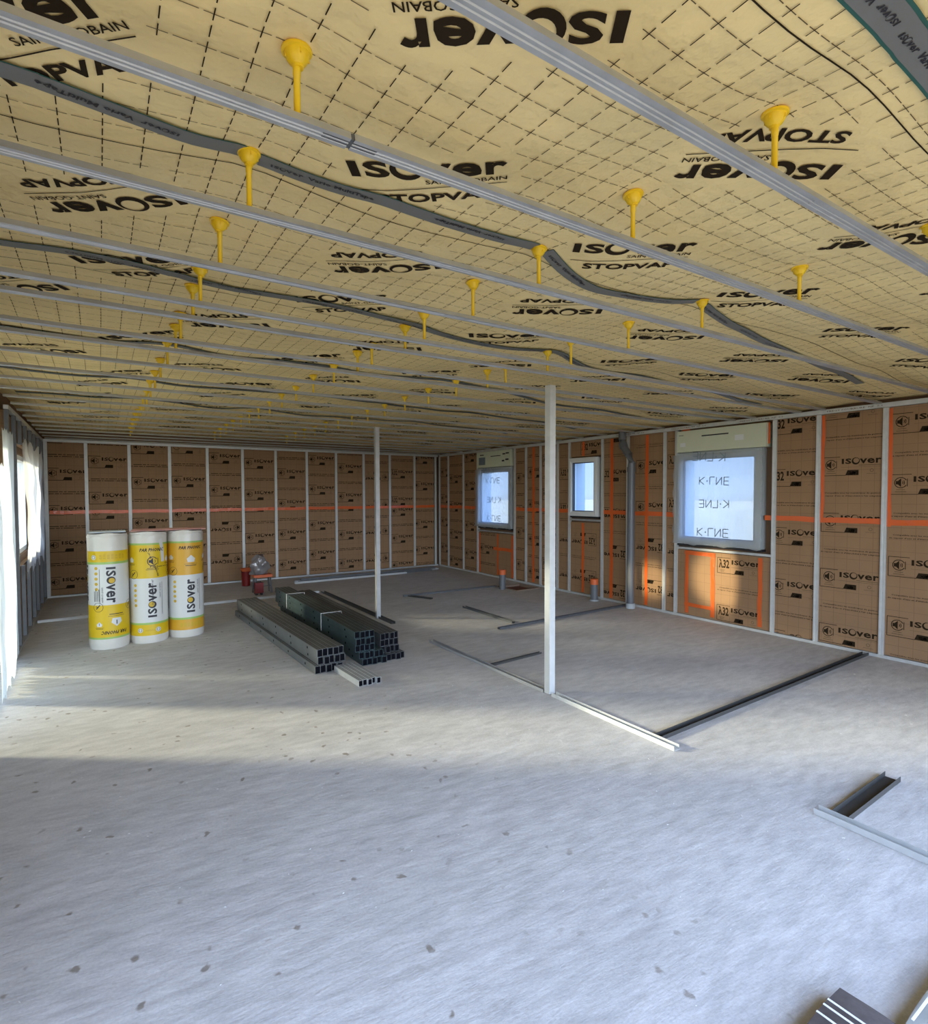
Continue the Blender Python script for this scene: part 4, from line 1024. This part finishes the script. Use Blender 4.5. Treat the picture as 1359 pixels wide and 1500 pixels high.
# ------------------------------------------------------------------ drain pipes
mb = MB()
mb.tube([(-.16, -5.61, .002), (-.16, -5.61, 1.98)], .052, 20)
mb.tube([(-.16, -5.61, 1.98), (-.16, -5.62, 2.05), (-.15, -5.56, 2.17), (-.14, -5.45, 2.30), (-.13, -5.42, 2.40), (-.13, -5.42, 2.53)], .052, 20)
t = tag(empty('drain_pipe', (-.16, -5.61, 0)), 'tall grey plastic drainpipe rising up the right wall with a bend at the top', 'pipe')
o = mb.build('pipe', 'pvc', t, True); o.location = (.16, 5.61, 0)
for z, r in ((0.002, .064), (1.93, .060), (2.30, .060)):
    m2 = MB()
    if z < 2.2: m2.lathe([(r, 0), (r, .07 if z else .035)], (-.16, -5.61, z), 20)
    else: m2.tube([(-.141, -5.46, 2.285), (-.132, -5.43, 2.35)], r, 20)
    o = m2.build('collar', 'frame' if z == 0.002 else 'pvc', t, True); o.location = (.16, 5.61, 0)
for (x, y, h, l) in ((-.17, -4.93, .30, 'short grey pipe stub with orange cap standing by the small window'), (-.62+.02, -3.35, .30, 'short grey pipe stub with orange cap at the floor pit')):
    t = tag(empty('pipe_stub', (x, y, 0)), l, 'pipe', 'capped pipe stubs')
    if 'pit' in l: t.location = (-.70, -3.33, 0)
    MB().lathe([(.055, .001), (.055, h-.05)], seg=20).build('pipe', 'pvc', t, True)
    MB().lathe([(.060, h-.05), (.060, h+.03), (.052, h+.035), (.03, h+.036)], seg=20).build('cap', 'orange_cap', t, True)
    if 'small' in l: MB().lathe([(.07, .001), (.07, .02)], seg=16).build('collar', 'frame', t, True)
# pit rim
mb = MB()
a0, a1, b0, b1 = px0, px1, py0, py1
for (a, b, c, d) in ((a0-.02, a0+.012, b0-.02, b1+.02), (a1-.012, a1+.02, b0-.02, b1+.02), (a0+.012, a1-.012, b0-.02, b0+.012), (a0+.012, a1-.012, b1-.012, b1+.02)): mb.box(a, b, c, d, -.12, .014)
tag(mb.build('pit_kerb', mat('raw_wood', (.24, .17, .12), .8)), 'wooden frame around the small square pit in the floor', 'frame')
mb = MB(); mb.box(a0+.013, a1-.013, b0+.013, b1-.013, -.16, -.025); tag(mb.build('pit_fill', 'rust'), 'reddish earth inside the floor pit', 'earth')

# ------------------------------------------------------------------ red things by the far wall
t = tag(empty('bucket', (-4.275, -.50, 0)), 'dark red bucket with orange rim standing by the far wall', 'bucket')
MB().lathe([(.068, .003), (.080, .24), (.084, .285), (.075, .285), (.066, .05)], seg=28).build('body', 'red', t, True)
MB().lathe([(.086, .265), (.091, .285), (.091, .315), (.080, .315), (.080, .285), (.083, .265)], seg=28, cap=False).build('rim', 'orange_cap', t, True)
m2 = MB(); m2.tube([(.09*math.cos(a), -.02-.035*math.sin(a), .29-.07*math.sin(a)) for a in [PI*k/12 for k in range(13)]], .004, 8); m2.build('handle', 'black', t, True)
t = tag(empty('work_stool', (-4.20, -1.36, 0)), 'low orange-topped work stool with grey legs by the far wall', 'stool')
MB().box(-.145, .145, -.09, .09, .262, .305).build('seat', 'orange_cap', t)
for (x, y) in ((-.12, -.07), (-.12, .07), (.12, -.07), (.12, .07)):
    m2 = MB(); m2.tube([(x*.95, y, .262), (x*1.1, y*1.1, .015), (x*1.1, y*1.1, .0)], .014, 8); m2.build('leg', 'zinc_dark', t, True)
m2 = MB(); m2.tube([(-.12, -.075, .12), (.12, -.075, .12)], .008, 8); m2.build('stretcher', 'zinc_dark', t, True)
t = tag(empty('tool_case', (-4.30, -1.56, 0)), 'small dark red tool case beside the work stool', 'tool case')
m2 = MB(); m2.box(-.065, .065, -.04, .04, .035, .20); m2.build('body', 'red', t)
for s_ in (-.04, .04): MB().box(s_-.015, s_+.015, -.035, .035, .001, .035).build('foot', 'black', t)
MB().tube([(-.035, 0, .20), (-.03, 0, .22), (.03, 0, .22), (.035, 0, .20)], .006, 8).build('handle', 'black', t, True)
mb = MB(); vs = []; n1, n2 = 24, 18
for j in range(n2+1):
    b = j/n2
    for i in range(n1):
        a = 2*PI*i/n1; r = (.115+.02*math.sin(3*a+b*5)+.015*math.sin(5*a-b*9)+.008*math.sin(9*a+b*13))*(.75+.5*math.sin(PI*min(.92, b*.8+.15)))*(1-.35*b**3)
        vs.append((-4.255+r*math.cos(a)+.02*b, -1.36+.60*r*math.sin(a), .308+.31*b+.022*math.sin(2*a)*b))
mb.add(vs, [(j*n1+i, j*n1+(i+1) % n1, (j+1)*n1+(i+1) % n1, (j+1)*n1+i) for j in range(n2) for i in range(n1)]+[tuple(range(n2*n1, n2*n1+n1)), tuple(range(n1-1, -1, -1))])
tag(mb.build('plastic_bag', film_mat('hazy_bag_plastic', .35, (.40, .40, .42), .12), None, True), 'hazy plastic bag standing on the low orange work stool', 'bag')
mb = MB(); mb.box(-4.02, -3.86, -1.70, -1.45, .002, .02); tag(mb.build('flat_offcut', 'zinc_shaded'), 'small dark offcut lying on the floor in front of the work stool', 'offcut')

# ------------------------------------------------------------------ foreground corner: felt-covered bundle with white straps
def pack(name, cx_, cy_, w, d, m, label):
    t = tag(empty(name, (cx_, cy_, 0)), label, 'pack')
    mb = MB(); nu, nv = 26, 26; vs = []
    for j in range(nv+1):
        for i in range(nu+1):
            a, b = i/nu, j/nv
            ed = min(a, 1-a, b, 1-b); dr = .012*max(0, 1-ed*14)
            vs.append((-w/2+w*a+.004*math.sin(b*23), -d/2+d*b+.006*math.sin(a*9), .060+.004*math.sin(a*9+b*4)-dr))
    n_ = (nu+1)*(nv+1); vs += [(x, y, .002) for x, y, z in vs]
    fs = [(j*(nu+1)+i, j*(nu+1)+i+1, (j+1)*(nu+1)+i+1, (j+1)*(nu+1)+i) for j in range(nv) for i in range(nu)]
    rim = [i for i in range(nu+1)]+[j*(nu+1)+nu for j in range(1, nv+1)]+[nv*(nu+1)+i for i in range(nu-1, -1, -1)]+[j*(nu+1) for j in range(nv-1, 0, -1)]
    fs += [(rim[(k+1) % len(rim)], rim[k], rim[k]+n_, rim[(k+1) % len(rim)]+n_) for k in range(len(rim))]+[tuple(r+n_ for r in rim[::-1])]
    mb.add(vs, fs); mb.build('cover', m, t, True); return t
t = pack('felt_pack', -4.90, -10.60, .85, 1.04, 'slate', 'dark brown-grey flat pack with three white straps, bottom right corner')
for x in (-4.573, -4.602, -4.645):
    MB().box(x+4.90-.0035, x+4.90+.0035, -.52, .517, .0655, .067).build('strap', 'strap', t)
t = pack('board_pack', -4.02, -10.74, .86, 1.0, mat('pale_board', (.36, .37, .34), .8, 0, (12, .25)), 'paler flat pack with one white strap, cut off by the right bottom corner')
MB().box(-.42, .42, .482, .489, .0655, .067).build('strap', 'strap', t)
chip = MB()
for k in range(300):
    X = random.uniform(-6.9, -.3); Y = random.uniform(-9.9, -6.7)
    s_ = random.uniform(.0015, .004); a = random.uniform(0, PI); l = s_*random.uniform(1, 2.4)
    dx, dy = math.cos(a)*l, math.sin(a)*l; ex, ey = -math.sin(a)*s_*.5, math.cos(a)*s_*.5
    chip.add([(X-dx, Y-dy, .0003), (X+ex, Y+ey, .0003), (X+dx, Y+dy, .0003), (X-ex, Y-ey, .0003), (X, Y, s_*.7)], [(0, 1, 4), (1, 2, 4), (2, 3, 4), (3, 0, 4), (3, 2, 1, 0)])
tag(chip.build('floor_debris', 'gravel'), 'scattered tiny plaster chips and crumbs over the concrete floor', 'debris', kind='stuff')
